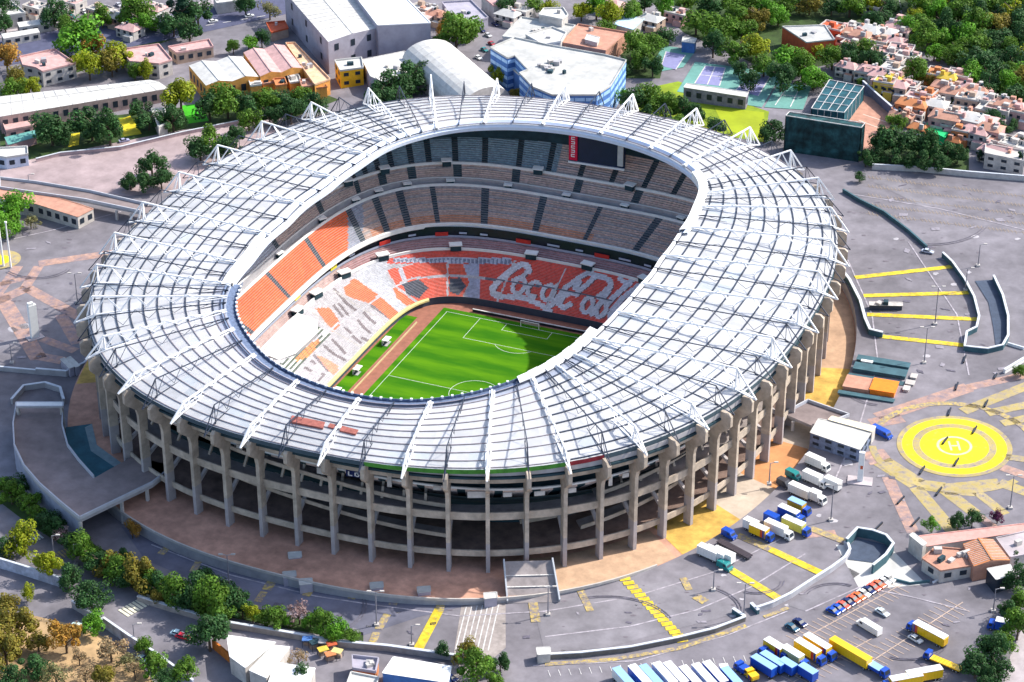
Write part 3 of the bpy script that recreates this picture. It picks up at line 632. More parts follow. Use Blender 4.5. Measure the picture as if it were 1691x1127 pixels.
# ============================================================ surroundings
# ------------------------------------------------------------ trees
TREECOL = {'g': (.080, .165, .018), 'd': (.034, .090, .026), 'y': (.20, .24, .012), 'b': (.09, .23, .018), 'o': (.15, .13, .02), 't': (.27, .20, .11), 'p': (.30, .21, .20), 'c': (.018, .055, .03), 'v': (.12, .03, .08), 's': (.17, .17, .07), 'a': (.30, .17, .03)}
TREEWORD = {'g': 'mid green', 'd': 'dark green', 'y': 'yellow-green', 'b': 'bright green', 'o': 'olive brown', 't': 'tan half bare', 'p': 'bare pinkish', 'c': 'narrow dark cypress', 'v': 'purple', 's': 'pale olive', 'a': 'amber'}
PROTO = {}
def tree_proto(kind, var):
    key = (kind, var)
    if key in PROTO: return PROTO[key]
    r = random.Random(hash(key) % 9999 if False else ord(kind)*7+var); col = TREECOL[kind]
    mb = MB(); tall = 2.4 if kind == 'c' else 1.0
    mb.tube((0, 0, -.6), (0, 0, .9), .075, .05, BARK, 6)
    for k in range(5):
        a = 2*PI*k/5+r.random(); mb.tube((0, 0, .45+.12*k), (math.cos(a)*.55, math.sin(a)*.55, .95+.1*k), .04, .015, BARK, 5)
    tm = mb
    mb = MB(); sparse = kind in 'tps'
    clumps = []
    ox, oy = r.uniform(-.3, .3), r.uniform(-.3, .3)
    for k in range(20 if not sparse else 14):
        a = r.random()*2*PI; el = r.uniform(-.45, 1)*PI/2; rad = r.uniform(.3, .8)
        if k % 5 == 0: rad *= 1.25
        clumps.append((ox*(rad-.5)+math.cos(a)*math.cos(el)*rad*(0.45 if kind == 'c' else 1), math.sin(a)*math.cos(el)*rad*(0.45 if kind == 'c' else 1), 1.0+math.sin(el)*rad*.72*tall, r.uniform(.18, .42)*(0.7 if kind == 'c' else 1), r.uniform(.72, 1.35)))
    nl = 2700 if not sparse else 900
    for q in range(nl):
        cx, cy_, cz, cr_, br = clumps[q % len(clumps)]
        while True:
            v = Vector((r.uniform(-1, 1), r.uniform(-1, 1), r.uniform(-1, 1)))
            if .15 < v.length < 1: break
        v = v.normalized()*(v.length**.4)*cr_; c = Vector((cx, cy_, cz))+v
        nrm = (v.normalized()+Vector((r.uniform(-.7, .7), r.uniform(-.7, .7), r.uniform(-.3, .8)))).normalized()
        a1 = nrm.orthogonal().normalized(); a2 = nrm.cross(a1); sz = r.uniform(.034, .07); an = r.random()*PI
        e1 = (a1*math.cos(an)+a2*math.sin(an))*sz; e2 = (a2*math.cos(an)-a1*math.sin(an))*sz*.8
        k = 1.2*br*r.uniform(.75, 1.3); hs = r.uniform(.9, 1.15); cc = (col[0]*k*hs, col[1]*k, col[2]*k)
        mb.face([c-e1-e2*.6, c+e1*.3-e2, c+e1+e2*.5, c-e1*.2+e2], LEAF, cc)
    def fin(m_, name):
        me = m_.build(name).data; bpy.data.objects.remove(bpy.data.objects[-1] if False else [o for o in bpy.data.objects if o.data == me][0]); return me
    PROTO[key] = (fin(tm, "trunk"), fin(mb, "crown")); return PROTO[key]
def place_tree(px, py, rp, kind, label, group, cat="tree", name="tree"):
    base0 = gp(px, py); ppm = FPX/(Vector((base0.x, base0.y, base0.z))-Vector(CAM.tolist())).length
    R = rp/ppm*1.12; hgt = R*.80+.6; g = gp(px, py, hgt)     # crown centre stands hgt above the ground
    z = gz(g.x, g.y); tr, crn = tree_proto(kind, random.randrange(5))
    s_ = R/.95
    e = empty(name, (g.x, g.y, z), random.random()*6.28, label, cat, group)
    for me, nm, sc in ((tr, "trunk", (s_, s_, s_)), (crn, "crown", (s_*random.uniform(.8, 1.2), s_*random.uniform(.82, 1.18), s_*random.uniform(.8, 1.15)))):
        o = bpy.data.objects.new(nm, me); C.objects.link(o); o.parent = e; o.scale = sc; o.location = (0, 0, hgt-s_*1.0) if nm == 'crown' else (0, 0, 0)
def row(spec, where, group, ordn="from the left"):
    L_ = []
    for it in spec.split():
        p = it.split(','); L_.append((float(p[0]), float(p[1]), float(p[2]), p[3]))
    cnt = {}
    tot = {k: sum(1 for q in L_ if q[3] == k) for k in 'gdybotpcvsa'}
    for x, y, r, k in sorted(L_):
        i = cnt.get(k, 0); cnt[k] = i+1
        kw = "tree" if k != 'c' else ""
        if tot[k] == 1: lab = f"only {TREEWORD[k]} {kw} {where}"
        else: lab = f"{ORD[i]} {TREEWORD[k]} {kw} {ordn} {where}"
        place_tree(x, y, r, k, " ".join(lab.split()), group)
row("18,812,24,g 48,832,22,g 72,857,20,d 100,882,20,p 136,903,27,g 168,926,24,d 198,940,25,g 232,950,28,o 262,966,25,d 292,982,26,g 322,975,32,d 352,990,38,g 386,992,28,d 417,1013,17,y 455,1021,21,g 494,1014,20,p 530,1030,24,g 556,1042,20,b 580,1050,14,g",
    "in the hedge row beside the dark car park", "hedge row trees by the south-west car park")
row("38,890,29,y 78,935,25,y 6,905,18,d 112,956,22,d 150,985,27,d 158,1028,22,b 30,1036,32,o 8,1075,34,o 62,1058,22,o 108,1056,27,a 58,1100,26,d 22,1124,24,d 182,1072,25,t 208,1090,20,s 240,1068,16,g 222,1108,18,t 255,1100,24,g 308,1108,24,g 92,1120,22,s 140,1112,20,t 10,1000,22,o 345,1050,31,d 276,1122,18,d 170,1118,22,o 130,1085,16,t 44,980,14,y",
    "in the dry lower left park", "trees of the dry park")
row("788,1098,34,g 772,1080,22,o 826,1094,17,d 815,1124,20,g 733,1073,16,d 492,1086,14,t 448,1100,17,s 500,1118,20,d", "among tents and road at the bottom", "trees at the bottom edge")
row("28,348,30,b 6,372,24,b 50,365,14,s", "by the long orange roof", "trees by the long orange roof")
row("215,296,19,d 250,272,24,d 266,298,18,d 235,300,20,d", "in the lone clump near the roof", "clump on the north-west forecourt")
row("84,212,31,d 105,225,18,d 150,205,30,d 180,215,28,d 245,195,22,d 232,180,18,d 285,195,26,d 298,160,26,y 330,245,22,d 350,235,24,g 372,248,22,d 390,228,18,d 400,250,14,d 345,175,26,d 375,170,28,g 408,170,26,d 438,165,24,g 465,163,22,d 495,160,22,g 520,172,22,d 480,185,22,d 445,190,20,d 410,200,18,g", "between the long white shed and the roof", "trees along the north-west road")
row("10,95,24,a 25,130,22,o 48,143,18,y 18,150,20,g 142,50,42,b 152,75,24,a 190,92,28,y 184,108,20,o 147,112,22,y 88,22,24,d 110,38,20,g 225,18,28,g 232,35,22,b 168,30,18,g 8,15,20,d 8,40,16,d 300,20,30,c 312,45,26,d 326,20,24,d 286,40,22,d 240,118,16,y 222,120,14,g 385,78,12,g 410,72,14,b 432,65,14,d 445,14,20,s 405,8,18,d 120,105,16,o 100,100,14,t", "beside the avenue in the upper left", "trees beside the avenue")
row("753,62,34,g 735,45,20,a 775,45,22,b 720,75,20,g 740,30,16,g 835,10,18,d 880,8,16,g 905,12,18,y", "behind the big white warehouse", "trees behind the warehouse")
row("640,140,30,d 672,128,30,d 700,120,24,d 625,160,24,d 660,165,22,d 755,150,18,d 778,152,22,d 795,165,16,d 725,140,16,d 823,125,17,y 855,158,16,o 880,170,14,g 940,158,18,g 962,168,16,d 985,165,16,d 1014,140,11,c", "between far roof edge and white halls", "trees beyond the far roof edge")
row("1048,172,24,d 1075,165,24,g 1100,180,24,g 1128,178,24,d 1150,190,18,d 1183,205,18,d 1158,215,16,y 1115,205,18,g 1070,195,18,d 1030,165,16,b 1280,212,22,d 1262,225,14,d 1205,232,12,y 1420,290,10,d", "round the lawn beyond the roof", "trees round the bright lawn")
row("1045,75,24,g 1065,95,22,g 1030,110,14,d 1080,70,22,g 1078,110,18,d 1010,28,22,y 985,12,22,b 1045,20,22,g 1000,45,16,g 960,20,16,y 1098,58,20,d", "between red roof and tennis courts", "trees west of the tennis courts")
row("1150,32,28,g 1186,52,28,g 1225,52,26,g 1215,85,26,g 1178,75,22,d 1250,78,26,y 1262,105,24,g 1296,98,26,b 1240,130,20,d 1290,130,24,d 1325,110,24,g 1344,125,26,b 1375,95,22,g 1400,92,22,d 1428,80,22,g 1438,98,22,d 1355,80,16,y 1220,112,14,d 1450,30,24,d", "between tennis courts and red houses", "trees between courts and houses")
row("1455,232,20,d 1480,240,26,d 1508,236,26,d 1537,245,26,d 1565,248,22,d 1525,265,18,d 1495,262,18,d 1582,255,16,d 1552,270,16,d 1450,255,16,d 1430,262,14,d 1385,235,14,g 1350,215,12,d 1618,258,9,c 1684,270,12,c 1480,205,18,g 1515,120,22,g 1530,128,18,o 1660,150,16,g 1640,200,16,d 1688,235,16,d 1600,60,22,b", "among the houses on the right", "trees among the houses")
row("1540,868,12,b 1583,862,14,d 1606,858,14,d 1648,852,13,v 1686,612,11,g", "on the forecourt below the yellow disc", "forecourt shrubs")
row("1640,1078,30,d 1612,1098,26,d 1652,1104,26,d 1682,1035,26,g 1680,955,22,d 1685,995,20,g 1662,1062,20,g 1672,920,12,d 1630,1120,20,d 1668,1012,16,d", "by the path at lower right", "trees by the lower right path")
# the wood beyond the houses: trees one can still tell from each other at its edge, a dense mass further in
wood = []
rr = random.Random(5)
def woodfill(P, step, r):
    xs = [p[0] for p in P]; ys = [p[1] for p in P]; y = min(ys)
    while y < max(ys):
        x = min(xs)+rr.uniform(0, step)
        while x < max(xs):
            X, Y = x+rr.uniform(-7, 7), y+rr.uniform(-4, 4)
            if inpoly(X, Y, P): wood.append((X, Y, r*rr.uniform(.75, 1.15)))
            x += step
        y += step*.62
woodfill([(1495, -12), (1705, -12), (1705, 175), (1650, 150), (1575, 108), (1540, 90), (1500, 70)], 30, 23)
woodfill([(1060, -14), (1500, -14), (1500, 20), (1440, 30), (1320, 12), (1270, 40), (1180, 25), (1060, 20)], 34, 22)
for i, (x, y, r) in enumerate(wood):
    k = rr.choice('gdddgggbdo' if i % 5 else 'by')
    place_tree(x, y, r, k, {'d': "dark green tree in the crowded wood along the far right skyline", 'g': "mid green tree in the crowded wood along the far right skyline", 'b': "bright green tree in the crowded wood along the far right skyline", 'y': "yellow-green tree in the crowded wood along the far right skyline", 'o': "brownish tree in the crowded wood along the far right skyline"}[k], "trees of the far wood")

# ------------------------------------------------------------ ground cover and paths
GRASS = mat("lawn", (.20, .27, .012), var=.3, scale=.15, big=.2); GRB = mat("bright_lawn", (.05, .40, .01), var=.2, scale=.2)
DRYG = mat("dry_earth", (.40, .27, .14), var=.35, scale=.12, big=.3, bigs=.05); GREEN = mat("dark_undergrowth", (.035, .065, .015), var=.5, scale=.2)
PALE = mat("pale_paving", (.42, .37, .38), var=.2, scale=.2, big=.2); PINKG = mat("pinkish_gravel", (.36, .28, .28), var=.2, scale=.15, big=.25, bigs=.03)
TEAL = mat("teal_pool_floor", (.03, .12, .16), var=.3, scale=.2)
AV = mat("avenue_asphalt", (.085, .09, .15), var=.15, scale=.3)
sheet("dry_park", [[(-20, 1008), (60, 1018), (120, 1032), (170, 1052), (225, 1085), (262, 1140), (-20, 1140)]], 1, DRYG)
sheet("undergrowth", [[(0, 800), (20, 795), (120, 880), (220, 935), (300, 965), (400, 1000), (600, 1045), (600, 1062), (460, 1036), (330, 1010), (240, 985), (150, 930), (50, 868), (0, 830)]], 1, GREEN)
sheet("undergrowth", [[(1480, -30), (1720, -30), (1720, 150), (1640, 140), (1560, 102), (1500, 75)], [(1040, -30), (1480, -30), (1490, 40), (1440, 90), (1290, 125), (1130, 55)], [(1430, 230), (1600, 240), (1600, 285), (1430, 272)], [(0, 215), (240, 185), (520, 150), (560, 165), (420, 220), (210, 245), (0, 275)], [(60, 75), (290, 25), (300, 60), (100, 130)], [(1020, 60), (1110, 50), (1090, 130), (1030, 130)]], 1, GREEN)
sheet("forecourt_gravel", [[(60, 262), (300, 215), (470, 195), (400, 300), (210, 325), (0, 300), (0, 275)]], 2, PINKG)
sheet("lawn", [[(300, 175), (330, 172), (345, 200), (310, 205)]], 2, GRB)
sheet("lawn", [[(195, 195), (230, 195), (232, 222), (200, 228)], [(1050, 150), (1120, 135), (1270, 185), (1262, 236), (1205, 226), (1080, 195), (1030, 170)]], 2, GRASS)
sheet("sports_field", [[(1180, 178), (1262, 186), (1262, 236), (1196, 214)]], 3, mat("field_grass", (.30, .36, .01), var=.15, scale=.1))
sheet("avenue", [[(0, 68), (100, 50), (300, 22), (480, -8), (480, 22), (300, 62), (215, 78), (0, 110)]], 2, AV)
sheet("avenue_verge", [[(0, 52), (300, 8), (420, -10), (440, -10), (300, 18), (0, 64)]], 3, PALE)
mb = MB()
wsheet("avenue_markings", [strip((200+i*28, 66-i*4.6), (214+i*28, 63.6-i*4.6), .5) for i in range(9)], 4, LNW)
sheet("concrete_apron", [[(1380, 900), (1470, 905), (1525, 960), (1535, 965), (1420, 975)]], 1, mat("white_concrete", (.50, .49, .46), var=.15, scale=.2, big=.2))
sheet("pale_path", [[(1700, 1010), (1691, 1030), (1668, 1085), (1655, 1140), (1720, 1140), (1720, 1010)]], 2, PALE)
sheet("paved_steps", [[(762, 1000), (835, 992), (835, 1070), (755, 1140), (740, 1140)]], 1, mat("striped_paving", (.32, .28, .26), var=.25, scale=.4))
wsheet("step_lines", [strip((770+i*9, 1003-i), (752+i*9, 1075), .35) for i in range(7)], 2, LNW)
# west forecourt paths
wsheet("painted_path", [strip((-10, 500), (45, 476), 5.5), strip((-5, 488), (30, 440), 4), strip((45, 476), (132, 524), 5), strip((2, 490), (64, 593), 6), strip((60, 588), (104, 596), 5), strip((64, 436), (186, 418), 5), strip((40, 478), (64, 440), 4), strip((70, 560), (125, 580), 4), strip((0, 470), (50, 458), 3.5)], 1, ORPT)
wsheet("painted_path", [strip((100, 520), (128, 568), 4.5), strip((1328, 885), (1380, 880), 3)], 1, ORPT)
# yellow disc and paths on the east forecourt
cc = gp(1576, 737)
def disc(nm, r0, r1, lay, m, c=None, n=96, t0=0, t1=2*PI):
    c = c or cc; mb = MB()
    for i in range(n):
        a0, a1 = t0+(t1-t0)*i/n, t0+(t1-t0)*(i+1)/n
        mb.face([(c.x+r*math.cos(a), c.y+r*math.sin(a), gz(c.x+r*math.cos(a), c.y+r*math.sin(a))+.05*lay) for r, a in ((r0, a0), (r1, a0), (r1, a1), (r0, a1))], m)
    tag(mb.build(nm), kind="structure")
YB = mat("bright_yellow_paint", (.74, .60, .015), var=.16, scale=.35, big=.12, bigs=.12); YD = mat("sandy_yellow_paint", (.46, .36, .13), var=.28, scale=.4, big=.2, bigs=.08); worn(YD, lo=.44, hi=.66, scale=.4); worn(YB, (.5, .4, .1), lo=.56, hi=.72, scale=.5)
RB = 17.0
disc("painted_disc", .01, RB*.66, 2, YB); disc("painted_ring", RB*.66, RB*.8, 2, YD); disc("painted_ring", RB*.8, RB, 2, YB); disc("painted_ring", RB, RB*1.1, 2, YD)
disc("painted_ring", RB*1.5, RB*1.64, 2, YELF, t0=math.radians(35), t1=math.radians(185), n=60); disc("painted_ring", RB*1.5, RB*1.64, 2, YD, t0=math.radians(200), t1=math.radians(330), n=60)
PLW = mat("faded_white_paint", (.62, .58, .34), var=.25)
disc("painted_letter_ring", RB*.29, RB*.34, 3, PLW)
def hbar(x0, y0, x1, y1, wd, lay=3):
    e1 = Vector((RT[0], RT[1])).normalized(); e2 = Vector((-e1.y, e1.x)); a = Vector((cc.x, cc.y))+e1*x0+e2*y0; b = Vector((cc.x, cc.y))+e1*x1+e2*y1; d = (b-a).normalized(); n_ = Vector((-d.y, d.x))*wd/2
    return [tuple(a-n_), tuple(b-n_), tuple(b+n_), tuple(a+n_)]
wsheet("landing_letter", [hbar(-1.4, -2.8, -1.4, 2.8, .7), hbar(1.4, -2.8, 1.4, 2.8, .7), hbar(-1.4, 0, 1.4, 0, .7)], 3, PLW)
wsheet("painted_path", [strip((1456, 762), (1515, 800), 7), strip((1515, 800), (1560, 806), 6), strip((1560, 806), (1650, 797), 4.5), strip((1650, 797), (1700, 815), 4.5), strip((1512, 805), (1582, 888), 4.5), strip((1560, 810), (1610, 848), 4.5), strip((1560, 812), (1612, 815), 3.5), strip((1612, 812), (1660, 850), 3.5)], 1, YD)
wsheet("painted_path", [strip((1466, 788), (1508, 880), 4), strip((1450, 690), (1600, 640), 6), strip((1600, 640), (1700, 618), 4), strip((1655, 772), (1700, 788), 4), strip((1438, 700), (1490, 690), 6), strip((1440, 745), (1456, 765), 8), strip((1610, 848), (1660, 885), 3)], 1, ORPT)
wsheet("painted_path", [strip((1590, 680), (1700, 636), 4.5), strip((1630, 683), (1700, 668), 4), strip((1655, 700), (1700, 690), 4), strip((1660, 755), (1700, 760), 3.5)], 2, YD)
lc = gp(0, 430); disc("painted_disc", .01, 8, 2, YD, c=lc, n=48); disc("painted_disc", .01, 4, 3, YB, c=lc, n=40)
# parking stripes
wsheet("parking_stripe", [strip((1412, 459), (1573, 441), 2.6), strip((1426, 489), (1604, 484), 2.6), strip((1432, 520), (1616, 528), 2.6), strip((1453, 556), (1593, 571), 2.6), strip((1272, 908), (1364, 951), 2.8), strip((1206, 941), (1294, 994), 2.8), strip((726, 1006), (690, 1074), 3.0)], 3, YEL)
wsheet("worn_parking_stripe", [strip((1218, 884), (1272, 908), 2.8), strip((1338, 873), (1400, 897), 2.8), strip((738, 968), (726, 1006), 2.6), strip((265, 916), (284, 898), 2.4), strip((318, 945), (330, 925), 2.2), strip((440, 975), (450, 960), 3), strip((425, 995), (436, 978), 2.4), strip((505, 985), (520, 966), 2.6), strip((580, 990), (590, 975), 2.4), strip((648, 1000), (655, 985), 2.6), strip((625, 1040), (640, 1015), 2.4), strip((615, 1062), (622, 1045), 2.4), strip((880, 995), (885, 1028), 2.8), strip((958, 975), (975, 1010), 2.2), strip((1128, 955), (1138, 975), 2.2), strip((1148, 985), (1165, 995), 3)], 3, YELF)
wsheet("ladder_marking", [strip((1023+i*6.3, 958+i*6.75), (1041+i*6.3, 955.4+i*6.75), 1.9) for i in range(16)], 3, YEL)
wsheet("kerb_stripe", [strip((900, 1098), (1010, 1090), 1.6), strip((1010, 1090), (1120, 1072), 1.6), strip((1120, 1072), (1232, 1034), 1.6), strip((1262, 1020), (1302, 1004), 1.4)], 3, YELF)
L_ = []
for x0, y0, x1, y1, n_ in ((1318, 1060, 1490, 965, 20), (1428, 1100, 1590, 995, 18), (1310, 1127, 1440, 1055, 12)):
    L_.append(strip((x0, y0), (x1, y1), .3))
    for i in range(n_):
        f = i/n_; x, y = x0+(x1-x0)*f, y0+(y1-y0)*f; L_.append(strip((x-20, y-10), (x+20, y+10), .22))
wsheet("bay_lines", L_, 2, mat("bay_line_paint", (.50, .38, .30), var=.3, scale=1))
L_ = []
for j in range(5):
    for i in range(46):
        x, y = 1434+i*6.2, 290+j*15+i*.78
        if x < 1700 and not (j % 2 == 0 and i % 9 == 4): L_.append(strip((x, y), (x+3.4, y+6), .2))
    L_.append(strip((1430, 293+j*15), (1700, 293+j*15+33), .16))
wsheet("bay_lines", L_, 2, mat("bay_line_tan", (.34, .27, .20), var=.3, scale=1))
wsheet("bay_lines", [strip((905+i*17, 1108-i*1.3), (909+i*17, 1118-i*1.3), .2) for i in range(24)], 2, LNW)
wsheet("zebra_crossing", [strip((203+i*5.6, 1014-i*3.1), (207+i*5.6, 1011.8-i*3.1), 5.0) for i in range(9)], 3, mat("cream_line_paint", (.7, .66, .5), var=.2))
wsheet("zebra_crossing", [strip((80+i*5, 926-i*2.2), (83+i*5, 924.7-i*2.2), 4.0) for i in range(7)], 3, YELF)
wsheet("zebra_crossing", [strip((50+i*5, 893-i*2.2), (53+i*5, 891.7-i*2.2), 3.6) for i in range(4)], 3, LNW)
# stains and pale repairs of the asphalt
SPILL = mat("pale_patch", (.42, .40, .42), var=.25, scale=.5); L_ = []
for x, y, r in ((658, 1012, 5), (608, 1035, 6), (700, 985, 4), (540, 935, 3), (480, 950, 4), (905, 1010, 6), (930, 1075, 4), (1195, 950, 6), (1225, 990, 5), (1375, 860, 10), (1352, 852, 6), (1530, 588, 7), (1545, 452, 6), (1400, 765, 12), (1100, 1030, 4), (1050, 1000, 3), (40, 540, 12), (20, 545, 10), (300, 340, 4), (1575, 470, 6), (1600, 450, 5), (1480, 395, 5), (1610, 392, 7), (1680, 395, 5), (1300, 1000, 5), (1210, 1018, 7)):
    P = [(x+r*rr.uniform(.6, 1.2)*math.cos(2*PI*k/9), y+.45*r*rr.uniform(.6, 1.2)*math.sin(2*PI*k/9)) for k in range(9)]; L_.append(P)
sheet("pale_patches", L_, 1, SPILL)
sheet("asphalt_strip", [[(1440, 300), (1470, 292), (1560, 330), (1540, 350)], [(1300, 1000), (1395, 935), (1420, 948), (1330, 1010)], [(880, 1000), (1100, 960), (1230, 1010), (1000, 1070), (900, 1080)]], 1, asphalt("pale_asphalt", (.20, .188, .205)))
sheet("asphalt_strip", [[(200, 870), (330, 905), (600, 968), (830, 990), (760, 1003), (690, 1020), (600, 1050), (380, 985), (240, 925)]], 1, asphalt("shadow_asphalt", (.13, .13, .17)))  # darker sheet paints in the stadium's cast shadow on the car park

# ------------------------------------------------------------ walls and fences
WALLT = mat("shaded_teal_wall", (.05, .115, .14), var=.25, scale=.3); WALLC = mat("rail_concrete", (.42, .42, .45), var=.15, scale=.4)  # teal wall colour holds the shade on its camera-side faces
def wall(pts, th, h, m, label, cap=.25, capm=None, cat="wall", name="parapet_wall"):
    mb = MB(); P = [gp(*p) for p in pts]; Q = []
    for i in range(len(P)-1):
        for k in range(3): Q.append(P[i].lerp(P[i+1], k/3))
    Q.append(P[-1]); mb.wallpath(Q, th, -.3, h, m, cap=cap, capm=capm or mat("coping_pale", (.55, .58, .62))); tag(mb.build(name), label, cat)
wall([(1383, 446), (1402, 470), (1420, 505), (1428, 535), (1436, 553), (1457, 558)], .8, 2.2, WALLT, "dark curved wall between orange terrace and striped car park")
wall([(1392, 318), (1420, 335), (1460, 355), (1500, 385), (1530, 412)], .7, 1.6, WALLT, "long dark wall running from the roof edge down the east car park", cap=0)
wall([(1556, 425), (1572, 440), (1592, 468), (1608, 498), (1616, 530), (1612, 548), (1596, 556), (1592, 580), (1630, 584), (1655, 578), (1664, 562), (1664, 530), (1655, 495), (1640, 463)], .6, 2.0, WALLT, "dark kerb wall looping round the sunken lane east of the stadium")
sheet("sunken_lane", [[(1610, 465), (1640, 463), (1655, 495), (1663, 530), (1662, 562), (1645, 578), (1640, 540), (1632, 500)]], 4, mat("lane_dark", (.06, .08, .12), var=.2))
wall([(1248, 1012), (1275, 1003), (1305, 988), (1345, 962), (1372, 945), (1395, 928), (1403, 915), (1400, 906), (1394, 903)], .6, 1.8, WALLC, "pale pierced wall curving beside the parked trucks")
wall([(1397, 905), (1415, 886), (1440, 890), (1462, 898), (1474, 912), (1462, 930), (1440, 948)], .6, 3.2, WALLT, "dark teal horseshoe wall of the sunken ramp")
sheet("ramp_floor", [[(1400, 905), (1415, 890), (1462, 900), (1470, 912), (1456, 932), (1400, 925)]], 4, mat("lane_dark", (1, 1, 1)))
wall([(888, 1089), (960, 1085), (1040, 1076), (1120, 1060), (1180, 1045), (1230, 1026)], .6, 1.6, mat("low_dark_wall", (.16, .15, .14), var=.2), "low dark wall with yellow foot along the south road")
wall([(1240, 1003), (1252, 1015)], .8, 1.5, WALLT, "short dark wall stub at the south road junction"); wall([(1210, 1012), (1228, 1024)], .8, 1.5, WALLT, "short dark wall stub by the lamp at the south road")
wall([(228, 993), (290, 1012), (370, 1035), (470, 1052), (560, 1068), (640, 1075), (775, 1094)], .7, 1.9, mat("tan_wall", (.34, .31, .28), var=.2), "long tan wall between hedge row and the white tents")
wall([(-10, 935), (40, 950), (108, 972)], .5, 3.5, mat("graffiti_wall", (.40, .42, .50), var=.45, scale=.35), "grey painted wall behind the dry park, left piece")
wall([(172, 1036), (215, 1066), (260, 1095), (320, 1140)], .5, 3.5, mat("graffiti_wall", (1, 1, 1)), "grey painted wall behind the dry park, right piece")
wall([(120, 1004), (172, 1036)], .5, 2.5, CONCG, "plain wall behind the dark trees of the dry park")
wall([(60, 268), (100, 258), (200, 248), (300, 224), (440, 196)], .5, 1.6, mat("pinkish_wall", (.40, .30, .30), var=.2), "low pinkish wall along the north-west forecourt", cap=.2)
wall([(205, 842), (300, 880), (400, 912), (500, 942), (620, 968), (835, 985)], .6, 1.0, WALLC, "low pale parapet in front of the south terrace")
wall([(1658, 617), (1691, 597)], .8, 1.4, WHITE, "thin pale wall at the right edge above the forecourt")
wall([(1664, 570), (1691, 578)], .4, .8, WHITE, "thin white kerb wall beside the sunken lane")
wall([(1440, 280), (1520, 284), (1600, 292), (1700, 300)], .5, 2.2, mat("white_wall", (.5, .48, .46), var=.15), "white boundary wall below the houses on the right")
wall([(1605, 905), (1620, 920), (1540, 965)], .3, .5, WALLC, "low kerb wall beside the orange roofed pavilion")
wall([(1472, 958), (1502, 966), (1535, 962)], .4, .9, WALLT, "thin dark rail at the edge of the concrete apron", cap=0)

ARC = mat("faded_line", (.36, .33, .36), var=.4, scale=.5); L_ = []
for path in ([(620, 1000), (760, 1018), (900, 1010), (1050, 985), (1180, 945), (1290, 890)], [(900, 1052), (1040, 1035), (1150, 1008), (1240, 970), (1330, 915)], [(250, 900), (380, 950), (520, 985), (640, 1003)], [(1400, 430), (1440, 520), (1450, 600), (1420, 700), (1380, 790)], [(1500, 400), (1580, 520), (1600, 620)], [(1330, 1010), (1420, 970), (1500, 985), (1600, 1010)], [(0, 400), (90, 380), (200, 350)], [(880, 1100), (1050, 1092), (1200, 1050), (1300, 1010)], [(1400, 320), (1550, 345), (1691, 380)]):
    for i in range(len(path)-1): L_.append(strip(path[i], path[i+1], .5))
wsheet("worn_lines", L_, 2, ARC)
STN = mat("oil_stain", (.16, .14, .16), var=.3, scale=.6); L_ = []; r2 = random.Random(11)
for k in range(150):
    x, y = r2.choice([(r2.uniform(860, 1300), r2.uniform(960, 1060)), (r2.uniform(1300, 1640), r2.uniform(960, 1120)), (r2.uniform(1400, 1600), r2.uniform(330, 560)), (r2.uniform(1440, 1691), r2.uniform(300, 420)), (r2.uniform(230, 800), r2.uniform(900, 1060)), (r2.uniform(0, 130), r2.uniform(380, 590)), (r2.uniform(1350, 1500), r2.uniform(760, 880))])
    rr_ = r2.uniform(1, 3.2); L_.append([(x+rr_*r2.uniform(.6, 1.4)*1.6*math.cos(2*PI*j/7), y+.45*rr_*r2.uniform(.6, 1.4)*math.sin(2*PI*j/7)) for j in range(7)])
sheet("oil_stains", L_, 2, STN)

row("30,800,22,d 62,845,20,g 88,866,20,d 118,894,22,d 152,914,22,g 182,932,22,o 214,948,24,d 246,960,22,g 276,968,24,g 308,990,22,d 336,958,22,d 368,975,24,d 400,1005,20,d 372,1004,22,g 344,1000,20,g 436,1018,16,g 476,1024,14,b 512,1026,16,b 545,1050,14,g 8,806,18,g 260,985,14,o 205,920,16,d", "along the back of the hedge row", "hedge back row by the south-west car park")
L_ = []; L2 = []; r3 = random.Random(21)
for k in range(70):
    x, y = r3.choice([(r3.uniform(860, 1290), r3.uniform(1000, 1060)), (r3.uniform(1310, 1640), r3.uniform(960, 1120)), (r3.uniform(1420, 1560), r3.uniform(330, 540)), (r3.uniform(1440, 1691), r3.uniform(300, 420)), (r3.uniform(300, 760), r3.uniform(960, 1050)), (r3.uniform(0, 130), r3.uniform(380, 590)), (r3.uniform(1350, 1500), r3.uniform(760, 880)), (r3.uniform(1500, 1680), r3.uniform(480, 640))])
    dx, dy = r3.uniform(4, 16), r3.uniform(-3, 3); ex, ey = r3.uniform(-3, 5), r3.uniform(2, 6); (L_ if k % 2 else L2).append([(x, y), (x+dx, y+dy), (x+dx+ex, y+dy+ey), (x+ex, y+ey)])
sheet("asphalt_repairs", L_, 3, mat("dark_repair", (.12, .11, .14), var=.3, scale=.8)); sheet("asphalt_repairs", L2, 3, mat("light_repair", (.26, .24, .27), var=.3, scale=.8))
TRACK = mat("tyre_marks", (.13, .12, .15), var=.5, scale=.5); L_ = []
